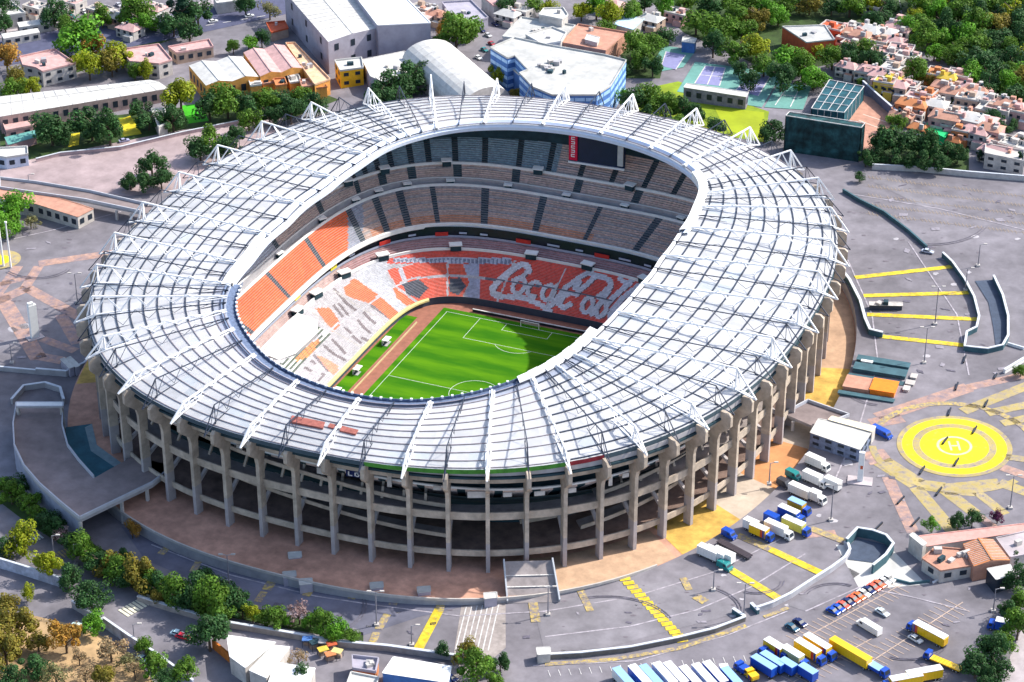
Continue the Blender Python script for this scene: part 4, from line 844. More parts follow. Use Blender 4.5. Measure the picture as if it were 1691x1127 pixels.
for cx, cy_, r0, a0, a1 in ((1500, 1060, 60, 10, 120), (1380, 990, 50, 200, 300), (1130, 1010, 90, 300, 30), (1460, 640, 60, 100, 220), (1540, 360, 90, 20, 110), (1000, 1040, 110, 250, 340), (1250, 960, 40, 0, 120), (60, 430, 60, 30, 140), (480, 1000, 120, 330, 60)):
    a1 = a1+360 if a1 < a0 else a1; n_ = 12
    for off in (0, 5):
        for i in range(n_):
            t0, t1 = math.radians(a0+(a1-a0)*i/n_), math.radians(a0+(a1-a0)*(i+1)/n_); L_.append(strip((cx+(r0+off)*math.cos(t0), cy_+.48*(r0+off)*math.sin(t0)), (cx+(r0+off)*math.cos(t1), cy_+.48*(r0+off)*math.sin(t1)), .35))
wsheet("tyre_marks", L_, 4, TRACK)

# ------------------------------------------------------------ buildings
def cm(name, col, **k): return mat(name, col, **k)
RWHITE = cm("white_roof", (.54, .53, .50), var=.16, scale=.3, big=.14, bigs=.05); RGREY = cm("grey_white_roof", (.44, .44, .42), var=.22, scale=.15, big=.15, bigs=.05)
RSAL = cm("salmon_roof", (.46, .24, .17), var=.2, scale=.4); RPINK = cm("pinkish_roof", (.52, .32, .30), var=.2, scale=.4); RRED = cm("red_roof", (.50, .10, .04), var=.2, scale=.4)
RORG = cm("orange_roof", (.52, .20, .08), var=.15, scale=.4); WGREY = cm("lavender_wall", (.36, .34, .40), var=.15, scale=.2); WWH = cm("white_wall_paint", (.48, .45, .42), var=.22, scale=.4)
WBLUE = cm("blue_facade", (.07, .17, .42), var=.25, scale=.3); WYEL = cm("yellow_wall", (.85, .45, .02), var=.15, scale=.4); WTAN = cm("tan_wall_paint", (.42, .31, .24), var=.2, scale=.4)
RYEL = cm("yellow_house_paint", (.60, .43, .06), var=.15)
def bld(P, H, roof, wallm, label, cat="building", name="building", floors=0, parapet=.8, ridge=None, group=None, nwin=7, boxes=0, seed=0, winm=None, wf=.55):
    """roof outline given by photo points at height H above the ground; ridge: (i, rise) gable along edge i"""
    q = [gp(x, y, H) for x, y in P]; c = sum(q, Vector())/len(q); base = gz(c.x, c.y); top = base+H
    e = empty(name, (c.x, c.y, base), 0, label, cat, group)
    L_ = [(v.x-c.x, v.y-c.y) for v in q]; n = len(L_)
    a = sum(L_[i][0]*L_[(i+1) % n][1]-L_[(i+1) % n][0]*L_[i][1] for i in range(n))
    if a < 0: L_ = L_[::-1]
    mb = MB(); mb.prism(L_, -1.5, H, wallm); mb.build("wall", e)
    r = random.Random(seed+int(P[0][0])); mb = MB()
    if ridge is None:
        mb.face([(x*.999, y*.999, H+.03) for x, y in L_], roof)
        rf = mb.build("roof", e)
        if parapet:
            mb = MB()
            for i in range(n):
                p0, p1 = Vector(L_[i]), Vector(L_[(i+1) % n]); d = (p1-p0).normalized(); nn = Vector((d.y, -d.x))*.02
                mb.bar((*(p0+nn), H+parapet/2), (*(p1+nn), H+parapet/2), .35, parapet, roof)
            mb.build("parapet", rf)
        for k in range(boxes):
            w_ = [r.random() for _ in range(n)]; s_ = sum(w_); x = sum(l[0]*w for l, w in zip(L_, w_))/s_; y = sum(l[1]*w for l, w in zip(L_, w_))/s_
            mb = MB(); mb.box((x, y, H+.05), (r.uniform(1, 3), r.uniform(1, 2.4), r.uniform(.7, 1.8)), r.choice([CONCG, WWH, WWH, DARK]), rz=r.random()*3); mb.build("roof_unit", rf)
    else:
        i0, rise, bays = ridge; p = [Vector(L_[(i0+k) % n]) for k in range(4)]      # the gables run along edges p1-p2 and p3-p0
        for b in range(bays):
            a0, a1 = p[0].lerp(p[3], b/bays), p[1].lerp(p[2], b/bays); b0, b1 = p[0].lerp(p[3], (b+1)/bays), p[1].lerp(p[2], (b+1)/bays)
            m0, m1 = (a0+b0)/2, (a1+b1)/2
            mb.face([(*a0, H+.05), (*a1, H+.05), (*m1, H+rise), (*m0, H+rise)], roof); mb.face([(*m0, H+rise), (*m1, H+rise), (*b1, H+.05), (*b0, H+.05)], roof)
            mb.face([(*a0, H+.05), (*m0, H+rise), (*b0, H+.05)], wallm); mb.face([(*a1, H+.05), (*b1, H+.05), (*m1, H+rise)], wallm)
            mb.bar((*m0, H+rise+.1), (*m1, H+rise+.1), .5, .25, roof)
        k = 14
        for j in range(1, k):
            u0, u1 = p[0].lerp(p[1], j/k), p[3].lerp(p[2], j/k)
            if bays == 1:
                mm_ = (u0+u1)/2; mb.bar((*u0, H+.15), (*mm_, H+rise+.1), .12, .12, LNW); mb.bar((*mm_, H+rise+.1), (*u1, H+.15), .12, .12, LNW)
        rf = mb.build("roof", e)
    if floors:
        for i in range(n):
            p0, p1 = Vector(L_[i]), Vector(L_[(i+1) % n]); d = p1-p0; ln_ = d.length
            if ln_ < 4: continue
            d.normalize(); nn = Vector((d.y, -d.x))
            if nn.dot(Vector((CAM[0]-c.x, CAM[1]-c.y))) < 0: continue
            k = min(nwin, max(1, int(ln_/4.2)))
            for f in range(floors):
                for j in range(k):
                    m_ = p0+d*(ln_*(j+.5)/k)+nn*.06; fh = H/floors; z = f*fh+fh*.35
                    mb = MB(); mb.box((m_.x, m_.y, z), (min(2.2, ln_/k*wf) if wf < .8 else ln_/k*wf, .16, fh*.4), winm or GLASS, rz=math.atan2(d.y, d.x)); mb.build("window", e)
    return e
bld([(0, 163), (247, 129), (278, 143), (0, 197)], 7, RWHITE, cm("pinkish_plaster", (.42, .30, .27), var=.2), "very long white gabled shed along the north-west road at the left edge", "shed", "long_shed", ridge=(0, 1.2, 1), floors=1, nwin=24)
bld([(-15, 12), (20, 5), (42, 22), (-15, 32)], 6, RWHITE, WWH, "white flat roofed block in the top left corner", floors=1, boxes=2)
bld([(28, 38), (78, 30), (84, 38), (32, 46)], 4, RWHITE, WWH, "long white coach-like canopy at the upper left, farther of the pair", "canopy", "canopy", floors=1, nwin=6, parapet=0)
bld([(2, 57), (62, 46), (66, 53), (6, 65)], 4, RWHITE, WWH, "long white coach-like canopy at the upper left, nearer of the pair", "canopy", "canopy", floors=1, nwin=6, parapet=0)
bld([(33, 96), (90, 82), (125, 105), (70, 120), (60, 114), (38, 110)], 7, RPINK, WWH, "white villa with pinkish roof behind the long shed", "house", "villa", floors=2, nwin=4, boxes=3)
bld([(200, 84), (262, 74), (284, 100), (262, 107), (215, 104)], 7, RPINK, WWH, "white house with pink tiled roof and arched loggia beside the factory", "house", "villa", floors=2, nwin=4, boxes=2)
bld([(278, 80), (345, 66), (352, 78), (292, 90)], 5, RPINK, WTAN, "low house with brownish pink roof by the avenue", "house", "villa", floors=1, boxes=1)
bld([(312, 110), (400, 93), (428, 126), (340, 143)], 8, RWHITE, cm("orange_wall", (.70, .33, .08), var=.25, scale=.4), "factory hall with cream sawtooth roof left of the salmon one", "factory", "factory_hall", ridge=(3, 1.4, 2), floors=1, nwin=8)
bld([(402, 88), (470, 74), (500, 112), (430, 128)], 8, RPINK, cm("orange_wall", (1, 1, 1)), "factory hall with salmon ribbed roof and orange front", "factory", "factory_hall", ridge=(3, 1.4, 2), floors=1, nwin=8)
bld([(472, 73), (487, 72), (545, 132), (520, 142), (500, 114)], 7, cm("peach_roof", (.66, .42, .26), var=.3, scale=.3), cm("orange_wall", (1, 1, 1)), "peach roofed annex along the flank of the salmon factory hall", "factory", "factory_hall", boxes=4)
for i, (x, y) in enumerate([(440, 135), (462, 138), (485, 133), (505, 140), (528, 142), (420, 138)]):
    bld([(x-10, y-6), (x+8, y-8), (x+12, y+3), (x-6, y+6)], 5+i % 2, (RSAL, RORG, RWHITE)[i % 3], cm("orange_wall", (1, 1, 1)), f"{ORD[[1,2,3,4,5,0][i]]} small roof from the left along the orange front of the factory", "shed", "lean_to", boxes=1, group="lean-to roofs on the factory front")
bld([(470, -12), (575, -14), (622, 46), (542, 71)], 15, RWHITE, WGREY, "left bay of the huge white warehouse with a dark high side wall", "warehouse", "warehouse", ridge=(1, .8, 1), floors=2, nwin=3)
bld([(580, -14), (660, -14), (711, 38), (624, 44)], 17, cm("bright_roof", (.84, .83, .82), var=.04), WGREY, "right bay of the huge white warehouse with the brightest roof", "warehouse", "warehouse", floors=0, parapet=.5)
bld([(553, 102), (597, 96), (600, 113), (562, 119)], 8, RWHITE, WYEL, "small yellow block with white roof at the foot of the warehouse", "building", "yellow_block", floors=2, nwin=3, boxes=1)
bld([(598, 100), (668, 84), (700, 120), (640, 140), (612, 128)], 7, RWHITE, WGREY, "low white ribbed roof between yellow block and vaulted hall", "hall", "white_hall", ridge=(0, .6, 1) if False else None, parapet=.3, boxes=2)
# vaulted white hall
a_, b_, c_, d_ = gp(664, 100, 6), gp(752, 84, 6), gp(842, 160, 6), gp(760, 185, 6)
e = empty("vaulted_hall", (a_.x, a_.y, gz(a_.x, a_.y)), 0, "white hall with a long curved barrel roof beyond the far stadium roof", "hall")
o0 = Vector((a_.x, a_.y, gz(a_.x, a_.y))); mb = MB(); nv_ = 14; zt = 6
for i in range(nv_):
    t0, t1 = PI*i/nv_, PI*(i+1)/nv_; f0, f1 = (1-math.cos(t0))/2, (1-math.cos(t1))/2
    A0, A1 = a_.lerp(b_, f0)-o0, a_.lerp(b_, f1)-o0; D0, D1 = d_.lerp(c_, f0)-o0, d_.lerp(c_, f1)-o0
    h0, h1 = 8*math.sin(t0), 8*math.sin(t1)
    mb.face([(A0.x, A0.y, zt+h0), (D0.x, D0.y, zt+h0), (D1.x, D1.y, zt+h1), (A1.x, A1.y, zt+h1)], RWHITE)
    mb.face([(D0.x, D0.y, zt), (D0.x, D0.y, zt+h0), (D1.x, D1.y, zt+h1), (D1.x, D1.y, zt)], WWH); mb.face([(A0.x, A0.y, zt), (A1.x, A1.y, zt), (A1.x, A1.y, zt+h1), (A0.x, A0.y, zt+h0)], WWH)
for k in range(1, 9):
    for i in range(nv_):
        t0, t1 = PI*i/nv_, PI*(i+1)/nv_; f0, f1 = (1-math.cos(t0))/2, (1-math.cos(t1))/2
        X0 = a_.lerp(d_, k/9).lerp(b_.lerp(c_, k/9), f0)-o0; X1 = a_.lerp(d_, k/9).lerp(b_.lerp(c_, k/9), f1)-o0
        mb.bar((X0.x, X0.y, zt+8*math.sin(t0)+.05), (X1.x, X1.y, zt+8*math.sin(t1)+.05), .25, .1, LNW)
mb.build("roof", e, smooth=False); mb = MB(); mb.prism([((p-o0).x, (p-o0).y) for p in (a_, b_, c_, d_)], -1, zt, WWH); mb.build("wall", e)
bld([(810, 82), (850, 64), (905, 75), (1000, 90), (1034, 98), (1008, 142), (985, 158), (912, 160), (880, 147), (858, 124), (872, 118), (850, 95), (838, 99)], 15, RGREY, WBLUE, "large angular grey-white roof on blue banded walls beyond the far roof edge", "building", "blue_building", floors=4, nwin=4, wf=.92, boxes=12, winm=cm("pale_blue_glass", (.35, .55, .8), rough=.3))
bld([(822, 85), (848, 97), (872, 119), (858, 126), (838, 108)], 9, RGREY, WBLUE, "lower grey terrace wing on the left flank of the blue banded building", "building", "blue_wing", boxes=3)
bld([(845, 47), (862, 30), (950, 42), (932, 60), (915, 72), (880, 70), (830, 64)], 9, RGREY, WWH, "jumbled white roofs behind the large angular roof", "building", "white_block", floors=1, boxes=8)
bld([(868, 60), (912, 46), (935, 55), (926, 70), (896, 76)], 10.5, RWHITE, WWH, "rounded white roof in front of the jumbled white roofs", "building", "white_block", boxes=1)
bld([(898, 16), (930, 14), (938, 26), (928, 34), (890, 27)], 12, RWHITE, WWH, "topmost white block with clipped corners above the jumbled roofs", "building", "white_block", boxes=1)
bld([(955, 42), (1036, 54), (1000, 86), (928, 74)], 8, RSAL, RSAL, "wide brick-red flat roof beside the white blocks", "building", "red_roofed_block", boxes=2)
bld([(970, 57), (990, 62), (986, 71), (966, 66)], 10, RWHITE, WWH, "white hut on top of the brick-red roof", "hut", "roof_hut", parapet=.2)
bld([(1028, 24), (1065, 30), (1045, 50), (1015, 42)], 5, cm("pale_blue_roof", (.45, .62, .75), var=.15), WWH, "pale blue roof among trees behind the brick-red roof", "building", "small_hall", parapet=.3)
bld([(1128, 62), (1150, 64), (1147, 72), (1126, 70)], 5, RWHITE, WBLUE, "small bright blue cabin at the corner of the tennis courts", "cabin", "blue_cabin", parapet=.3)
bld([(730, 6), (778, 2), (806, 30), (770, 42), (745, 28)], 5, WGREY, WGREY, "grey lavender yard roof behind the warehouse trees", "building", "grey_block", boxes=3)
bld([(795, -5), (830, -8), (850, 5), (815, 12)], 6, RPINK, WWH, "pinkish roof at the top edge of the picture centre", "house", "villa", boxes=1)
bld([(352, -6), (395, -10), (400, 2), (358, 8)], 5, RWHITE, WWH, "long white roof across the avenue at the top edge", "shed", "white_block", boxes=1)
bld([(440, 40), (470, 36), (476, 48), (448, 56)], 4, RRED, WTAN, "small building with a red rounded roof by the dark warehouse wall", "kiosk", "kiosk", boxes=1)
# tennis courts
GCT = cm("green_court", (.13, .30, .26), var=.12, scale=.2, big=.1); PCT = cm("purple_court", (.24, .24, .42), var=.08)
sheet("tennis_court_surround", [[(1148, 103), (1292, 122), (1258, 178), (1225, 173), (1118, 152)], [(1096, 76), (1150, 84), (1128, 112), (1085, 120), (1082, 98)], [(1285, 138), (1340, 143), (1326, 182), (1262, 178)]], 4, GCT)
sheet("tennis_court", [[(1165, 110), (1198, 113), (1188, 143), (1147, 139)], [(1243, 122), (1272, 127), (1252, 160), (1215, 150)], [(1100, 86), (1132, 92), (1116, 116), (1092, 110)]], 5, PCT)
L_ = []
for x0, y0, x1, y1 in ((1165, 110, 1147, 139), (1198, 113, 1188, 143), (1181, 111, 1168, 141), (1156, 125, 1193, 128), (1243, 122, 1215, 150), (1272, 127, 1252, 160), (1258, 124, 1234, 155), (1229, 136, 1262, 143), (1165, 110, 1198, 113), (1243, 122, 1272, 127), (1300, 145, 1280, 175), (1320, 147, 1305, 178), (1292, 158, 1325, 162), (1100, 86, 1092, 110), (1132, 92, 1116, 116)): L_.append(strip((x0, y0), (x1, y1), .45))
wsheet("court_lines", L_, 6, LNW)
e = bld([(1134, 139), (1236, 152), (1232, 160), (1129, 146)], 6, RWHITE, cm("stand_grey", (.25, .22, .28), var=.3), "low spectator stand with white canopy beside the tennis courts", "grandstand", "small_grandstand", parapet=.2, floors=1, nwin=14)
# netted court, green screen, salmon court
def frame_cage(P, H, label, netm, name, rails=5):
    q = [gp(x, y) for x, y in P]; c = q[0].copy(); e = empty(name, (c.x, c.y, c.z), 0, label, "sports cage"); n = len(q); L_ = [v-c for v in q]
    mb = MB()
    for i in range(n):
        a, b = L_[i], L_[(i+1) % n]
        for k in range(rails+1):
            p = a.lerp(b, k/rails); mb.bar((p.x, p.y, p.z), (p.x, p.y, H), .2, .2, netm if rails == 8 and k % 8 else LNW)
        mb.bar((a.x, a.y, H), (b.x, b.y, H), .25, .25, LNW)
    for k in range(1, 4 if rails != 8 else 1):
        a, b = L_[0].lerp(L_[3], k/4), L_[1].lerp(L_[2], k/4); mb.bar((a.x, a.y, H), (b.x, b.y, H), .25, .25, LNW)
        a, b = L_[0].lerp(L_[1], k/4), L_[3].lerp(L_[2], k/4); mb.bar((a.x, a.y, H+.02), (b.x, b.y, H+.02), .2, .2, LNW)
    mb.build("frame", e); mb = MB()
    mb.face([(v.x, v.y, H-.3) for v in L_], netm)
    for i in range(n):
        a, b = L_[i], L_[(i+1) % n]; mb.face([(a.x, a.y, a.z), (b.x, b.y, b.z), (b.x, b.y, H-.3), (a.x, a.y, H-.3)], netm)
    mb.build("net", e); return e
NETT = cm("dark_teal_net", (.012, .075, .10), var=.5, scale=.25); NETG = cm("dark_green_net", (.012, .05, .055), var=.85, scale=.16, big=.6, bigs=.3)
frame_cage([(1338, 208), (1392, 214), (1425, 168), (1368, 158)], 8, "box shaped cage with dark teal netting and pale frame beside the salmon court", NETT, "netted_court")
frame_cage([(1294, 250), (1418, 268), (1424, 260), (1300, 243)], 16, "tall dark green mesh screen with a white end post in front of the salmon court", NETG, "mesh_screen", 8)
sheet("salmon_court", [[(1425, 158), (1445, 165), (1492, 205), (1475, 222), (1436, 262), (1415, 260), (1392, 212)]], 5, RSAL)
wsheet("court_lines", [strip((1418, 200), (1460, 216), .6), strip((1425, 190), (1470, 205), .6), strip((1408, 215), (1425, 250), .6)], 6, cm("peach_line", (.7, .5, .4)))
wall([(1424, 148), (1450, 172), (1482, 200)], .6, 4, cm("slate_wall", (.16, .16, .22), var=.2), "long slate grey wall above the salmon court")
# the hamlet of houses on the right
HR = {'w': (RWHITE, 'white'), 'p': (RPINK, 'pinkish'), 's': (RSAL, 'salmon'), 'r': (RRED, 'red'), 'o': (RORG, 'orange'), 'y': (RYEL, 'yellow'), 'g': (RGREY, 'grey')}
def house(px, py, w_, d_, H, rot, k, lab):
    g = gp(px, py, H); base = gz(g.x, g.y); e = empty("house", (g.x, g.y, base), rot, lab, "house", "houses on the right slope"); rm = HR[k][0]
    wm = random.choice([WWH, WWH, WTAN, RPINK]) if k not in 'yor' else rm
    mb = MB(); mb.box((0, 0, -1.5), (w_, d_, H+1.5), wm)
    mb.box((w_*.28, -d_*.55, -1.5), (w_*.42, d_*.5, H*.55+1.5), wm); mb.build("wall", e)
    mb = MB(); tile = random.random() < (.7 if k in 'spro' else .3)
    if tile:
        a, b = w_/2+.4, d_/2+.4; mb.solid([(-a, -b, H), (a, -b, H), (a, b, H), (-a, b, H), (-a*.5, 0, H+1.8), (a*.5, 0, H+1.8)], [(0, 1, 5, 4), (1, 2, 5), (2, 3, 4, 5), (3, 0, 4), (3, 2, 1, 0)], rm)
    else:
        mb.box((0, 0, H+.01), (w_-.6, d_-.6, .1), rm)
        for s_ in (-1, 1): mb.box((0, s_*(d_/2-.12), H+.012), (w_+.1, .35, .8), WWH); mb.box((s_*(w_/2-.12), 0, H+.014), (.35, d_-.6, .78), WWH)
    mb.box((w_*.28, -d_*.55, H*.55+.01), (w_*.38, d_*.44, .15), random.choice([RPINK, RSAL, RWHITE]))
    rf = mb.build("roof", e); mb = MB(); x, y = random.uniform(-.3, .3)*w_, random.uniform(-.1, .3)*d_
    mb.tube((x, y, H+.1), (x, y, H+(2.6 if tile else 1.5)), .6, .6, random.choice([DARK, WWH]), 10); mb.build("water_tank", rf)
    if not tile: mb = MB(); mb.box((-x, y*.6, H+.1), (2.6, 2.2, 2.1), wm); mb.build("stair_hut", rf)
    for k_ in range(3):
        mb = MB(); mb.box((random.uniform(-.4, .4)*w_, random.uniform(-.4, .4)*d_, H*.9), (random.uniform(.8, 2.2), random.uniform(.8, 2), H*.1+random.uniform(.5, 1.6)+(1.2 if tile else 0)), random.choice([wm, WWH, RPINK, CONCG, RSAL])); mb.build("roof_unit", rf)
    for f in range(2):
        for j in range(3):
            mb = MB(); mb.box((-w_/2+w_*(j+.5)/3, -d_/2-.03, H*(.12+.48*f)), (1.4, .14, 1.3), GLASS)
            mb.build("window", e)
    for f in range(2):
        mb = MB(); mb.box((w_/2+.03, 0, H*(.12+.48*f)), (.14, 1.5, 1.3), GLASS); mb.build("window", e)
    if random.random() < .5: mb = MB(); mb.box((-w_*.2, -d_/2-.9, H*.5), (w_*.4, 1.7, .2), WWH); mb.box((-w_*.2, -d_/2-1.7, H*.5+.2), (w_*.4, .12, .9), WWH); mb.build("balcony", e)
hs = "1376,44,11,9,7,.2,r 1396,50,9,8,6,.3,s 1412,44,8,7,6,.1,w 1402,62,9,8,5,.1,w 1422,56,9,8,7,.2,s 1438,48,12,9,7,.0,w 1462,52,10,9,6,.2,w 1478,42,9,8,6,.4,p 1494,34,9,8,6,.1,s 1488,48,9,7,5,.2,p 1452,66,9,8,6,.3,w 1476,66,10,8,6,.2,p 1408,72,9,7,5,.1,s 1462,84,12,8,6,.3,w 1488,80,11,9,6,.4,p 1500,92,10,8,6,.3,w 1478,98,9,8,6,.2,w 1400,108,9,7,5,.2,p 1440,114,11,8,6,.3,p 1456,122,10,8,6,.3,w 1474,112,9,8,6,.2,w 1428,118,8,6,5,.3,w 1462,134,9,6,7,.3,y 1474,128,8,6,6,.3,y 1452,140,7,6,4,.2,y 1480,138,11,9,6,.3,p 1498,140,10,8,5,.3,g 1508,170,13,8,6,.25,o 1530,152,8,7,7,.2,o 1522,160,13,8,6,.25,p 1543,170,11,8,6,.25,w 1550,120,10,9,7,.3,o 1566,126,8,7,7,.3,y 1584,122,10,8,7,.3,p 1560,140,10,8,6,.3,w 1578,150,12,9,6,.3,s 1596,142,10,8,6,.3,p 1612,148,12,9,6,.3,s 1600,160,10,8,6,.3,w 1622,158,10,8,6,.2,w 1638,165,11,8,6,.2,p 1650,178,11,8,6,.2,p 1634,180,10,8,5,.2,w 1662,170,9,8,7,.3,s 1676,174,11,8,6,.2,p 1688,182,10,8,6,.2,s 1564,190,13,10,8,.3,w 1580,184,9,8,9,.3,w 1600,192,14,10,8,.2,w 1620,196,13,9,7,.2,w 1578,206,11,8,5,.3,w 1612,214,12,9,6,.2,p 1634,210,11,8,7,.2,w 1588,214,7,6,6,.3,o 1640,232,7,4,3,.3,w 1508,188,9,5,4,.3,s 1486,190,9,5,4,.4,s 1518,210,8,6,4,.2,o 1576,232,6,4,3,.2,o 1660,232,13,9,5,.15,s 1680,240,14,8,5,.15,w 1650,250,16,7,5,.1,w 1690,230,8,7,6,.1,s"
HL = [tuple(x.split(',')) for x in hs.split()]; HL = [t[:6]+(('p' if i_ % 6 == 1 else 's'),) if t[6] == 'w' and i_ % 3 == 1 else t for i_, t in enumerate(HL)]; HL.sort(key=lambda t: float(t[0])); cnt = {}; tot = {}
for t in HL: tot[t[6]] = tot.get(t[6], 0)+1
for t in HL:
    k = t[6]; i = cnt.get(k, 0); cnt[k] = i+1
    where = "low down by the fence trees" if float(t[1]) > 180 else ("midway up the slope" if float(t[1]) > 100 else "high beside the wood")
    house(float(t[0]), float(t[1]), float(t[2])*1.0, float(t[3])*.98, float(t[4]), float(t[5])-.35, k, f"{ORD[i] if i < len(ORD) else 'far right'} {HR[k][1]} roofed house from the left, {where}")
bld([(1292, 46), (1362, 42), (1378, 66), (1332, 72)], 8, RGREY, RRED, "big grey flat roof with red side wall above the courts", "building", "red_walled_hall", parapet=.6, boxes=2)
bld([(1628, 240), (1691, 250), (1691, 268), (1626, 256)], 6, WWH, WWH, "long white walled building at the right edge above the car park", "building", "white_block", floors=2, nwin=6)
bld([(1532, 203), (1566, 220), (1560, 228), (1528, 212)], 4, cm("green_awning", (.02, .50, .16)), cm("green_awning", (1, 1, 1)), "bright green strip awning in front of the white houses", "awning", "awning", parapet=.2)
bld([(1480, 172), (1512, 192), (1504, 200), (1472, 182)], 4, RSAL, WTAN, "long low salmon roof beside the slate wall", "building", "low_house", boxes=1)
# left side buildings
bld([(0, 312), (70, 320), (130, 336), (154, 344), (128, 358), (60, 338), (0, 330)], 5.5, RSAL, WWH, "long curved low building with orange-pink roof at the left edge", "building", "long_low_building", floors=1, nwin=10, parapet=.2)
bld([(-5, 247), (45, 243), (46, 256), (10, 262), (-5, 260)], 5, RWHITE, cm("pale_blue_wall", (.5, .56, .68), var=.1), "small pale blue-walled house with white roof at the left edge", "house", "gate_house", floors=1, nwin=3)
bld([(8, 228), (58, 215), (60, 226), (14, 240)], 3.5, cm("teal_roof", (.12, .32, .28), var=.15), RPINK, "teal roofed shelter behind the pale blue house", "shelter", "shelter", parapet=.1)
bld([(5, 205), (52, 196), (56, 208), (10, 218)], 4, RPINK, RPINK, "pink low building below the long white shed", "building", "low_house", floors=1, nwin=3)
bld([(250, 182), (272, 180), (276, 205), (262, 212)], 5, RWHITE, WWH, "small white building glimpsed between dark trees on the north-west road", "building", "white_block", boxes=1)
sheet("flower_bed", [[(118, 222), (132, 220), (130, 240), (112, 244)], [(195, 200), (215, 192), (234, 222), (205, 226)]], 4, cm("yellow_ground", (.55, .45, .02), var=.3, scale=.3))
# ------------------------------------------------------------ raised decks
def deck(P, z, th, topm, label, name="elevated_deck", posts=(), rail=1.1, side=None, cat="deck", sk=None):
    q = [zp(x, y, z) for x, y in P]; c = sum(q, Vector())/len(q); g = gz(c.x, c.y); e = empty(name, (c.x, c.y, g), 0, label, cat); L_ = [(v.x-c.x, v.y-c.y) for v in q]; zz = z-g
    mb = MB(); mb.prism(L_, zz-th, zz, side or CONCG, top=topm); mb.build("slab", e); n = len(L_); mb = MB()
    for i in range(n):
        if sk and i in sk: continue
        mb.bar((*L_[i], zz+rail/2), (*L_[(i+1) % n], zz+rail/2), .45, rail, cm("deck_rail", (.45, .46, .50), var=.1))
    mb.build("parapet", e)
    for x, y in posts:
        v = zp(x, y, z); mb = MB(); mb.box((v.x-c.x, v.y-c.y, -1.5), (.9, .9, zz-th+1.5), WWH); mb.build("post", e)
    return e
DK_ = asphalt("deck_surface", (.23, .185, .18))
deck([(28, 668), (22, 702), (24, 738), (40, 772), (66, 802), (100, 832), (132, 858), (252, 800), (292, 768), (262, 764), (222, 752), (155, 790), (130, 762), (112, 738), (103, 705), (104, 668)], 23.0, 1.2, DK_, "big curved concrete deck joining the stadium at the lower left", posts=[(132, 857), (200, 823), (242, 803)], sk=(8, 9, 10, 15))
deck([(26, 664), (104, 664), (104, 671), (26, 671)], 27.0, .8, WHITE, "white gate beam spanning the curved deck", "gate_beam", posts=[(29, 668), (101, 668)], rail=.05, cat="gate")
mb = MB()
q = [zp(x, y, 22) for x, y in ((28, 668), (22, 702), (24, 738), (40, 772), (66, 802), (100, 832), (132, 858))]
for i in range(len(q)-1): mb.bar((q[i].x, q[i].y, 18), (q[i+1].x, q[i+1].y, 18), .6, 9, cm("deck_wall", (.28, .30, .38), var=.2, scale=.3))
tag(mb.build("deck_wall"), "tall blue-grey wall under the outer edge of the curved deck", "wall")
mb = MB()
mb.face([(v.x, v.y, 17.62) for v in (zp(*t, 17.62) for t in ((108, 706), (152, 700), (160, 735), (215, 775), (205, 800), (150, 800), (112, 755)))][::-1], TEAL); tag(mb.build("sunken_garden"), kind="structure")
mb = MB()
mb.face([(v.x, v.y, 17.66) for v in (zp(*t, 17.66) for t in ((140, 706), (152, 700), (160, 735), (215, 775), (190, 772), (150, 745)))][::-1], cm("pale_teal_path", (.20, .28, .30), var=.2)); tag(mb.build("garden_path"), kind="structure")
wall([(60, 618), (110, 622), (140, 608), (152, 596)], .6, 2.2, CONCG, "curved grey wall at the edge of the west forecourt")
wall([(-5, 612), (60, 618)], .5, 1.6, CONCG, "straight grey wall piece at the west forecourt edge")
wall([(20, 668), (40, 645), (75, 640), (100, 648), (106, 668)], .7, 2.0, CONCG, "grey curved kerb wall round the head of the deck")
for i, (x, y) in enumerate(((106, 600), (116, 598))):
    bld([(x-6, y-6), (x, y-9), (x+16, y+6), (x+9, y+9)], 3.5, RWHITE, WGREY, f"slanted white awning strip on the west forecourt, {['left', 'right'][i]} one of two", "awning", "awning", parapet=.1)
deck([(40, 268), (200, 322), (262, 345), (248, 356), (140, 332), (60, 305), (0, 306), (0, 296)] if False else [(0, 296), (60, 303), (150, 318), (245, 340), (262, 352), (235, 352), (140, 332), (0, 312)], 19.8, .9, DK_, "long curved footbridge from the left edge to the west side of the stadium", "footbridge", posts=[(192, 345), (216, 350), (238, 352), (60, 322)], sk=(3, 4), cat="footbridge")
deck([(1296, 684), (1334, 664), (1402, 688), (1352, 708)], 23.0, 1.0, DK_, "grey bridge deck entering the east side of the stadium beside the white canopy", posts=[(1310, 692), (1352, 707)], sk=(3,))
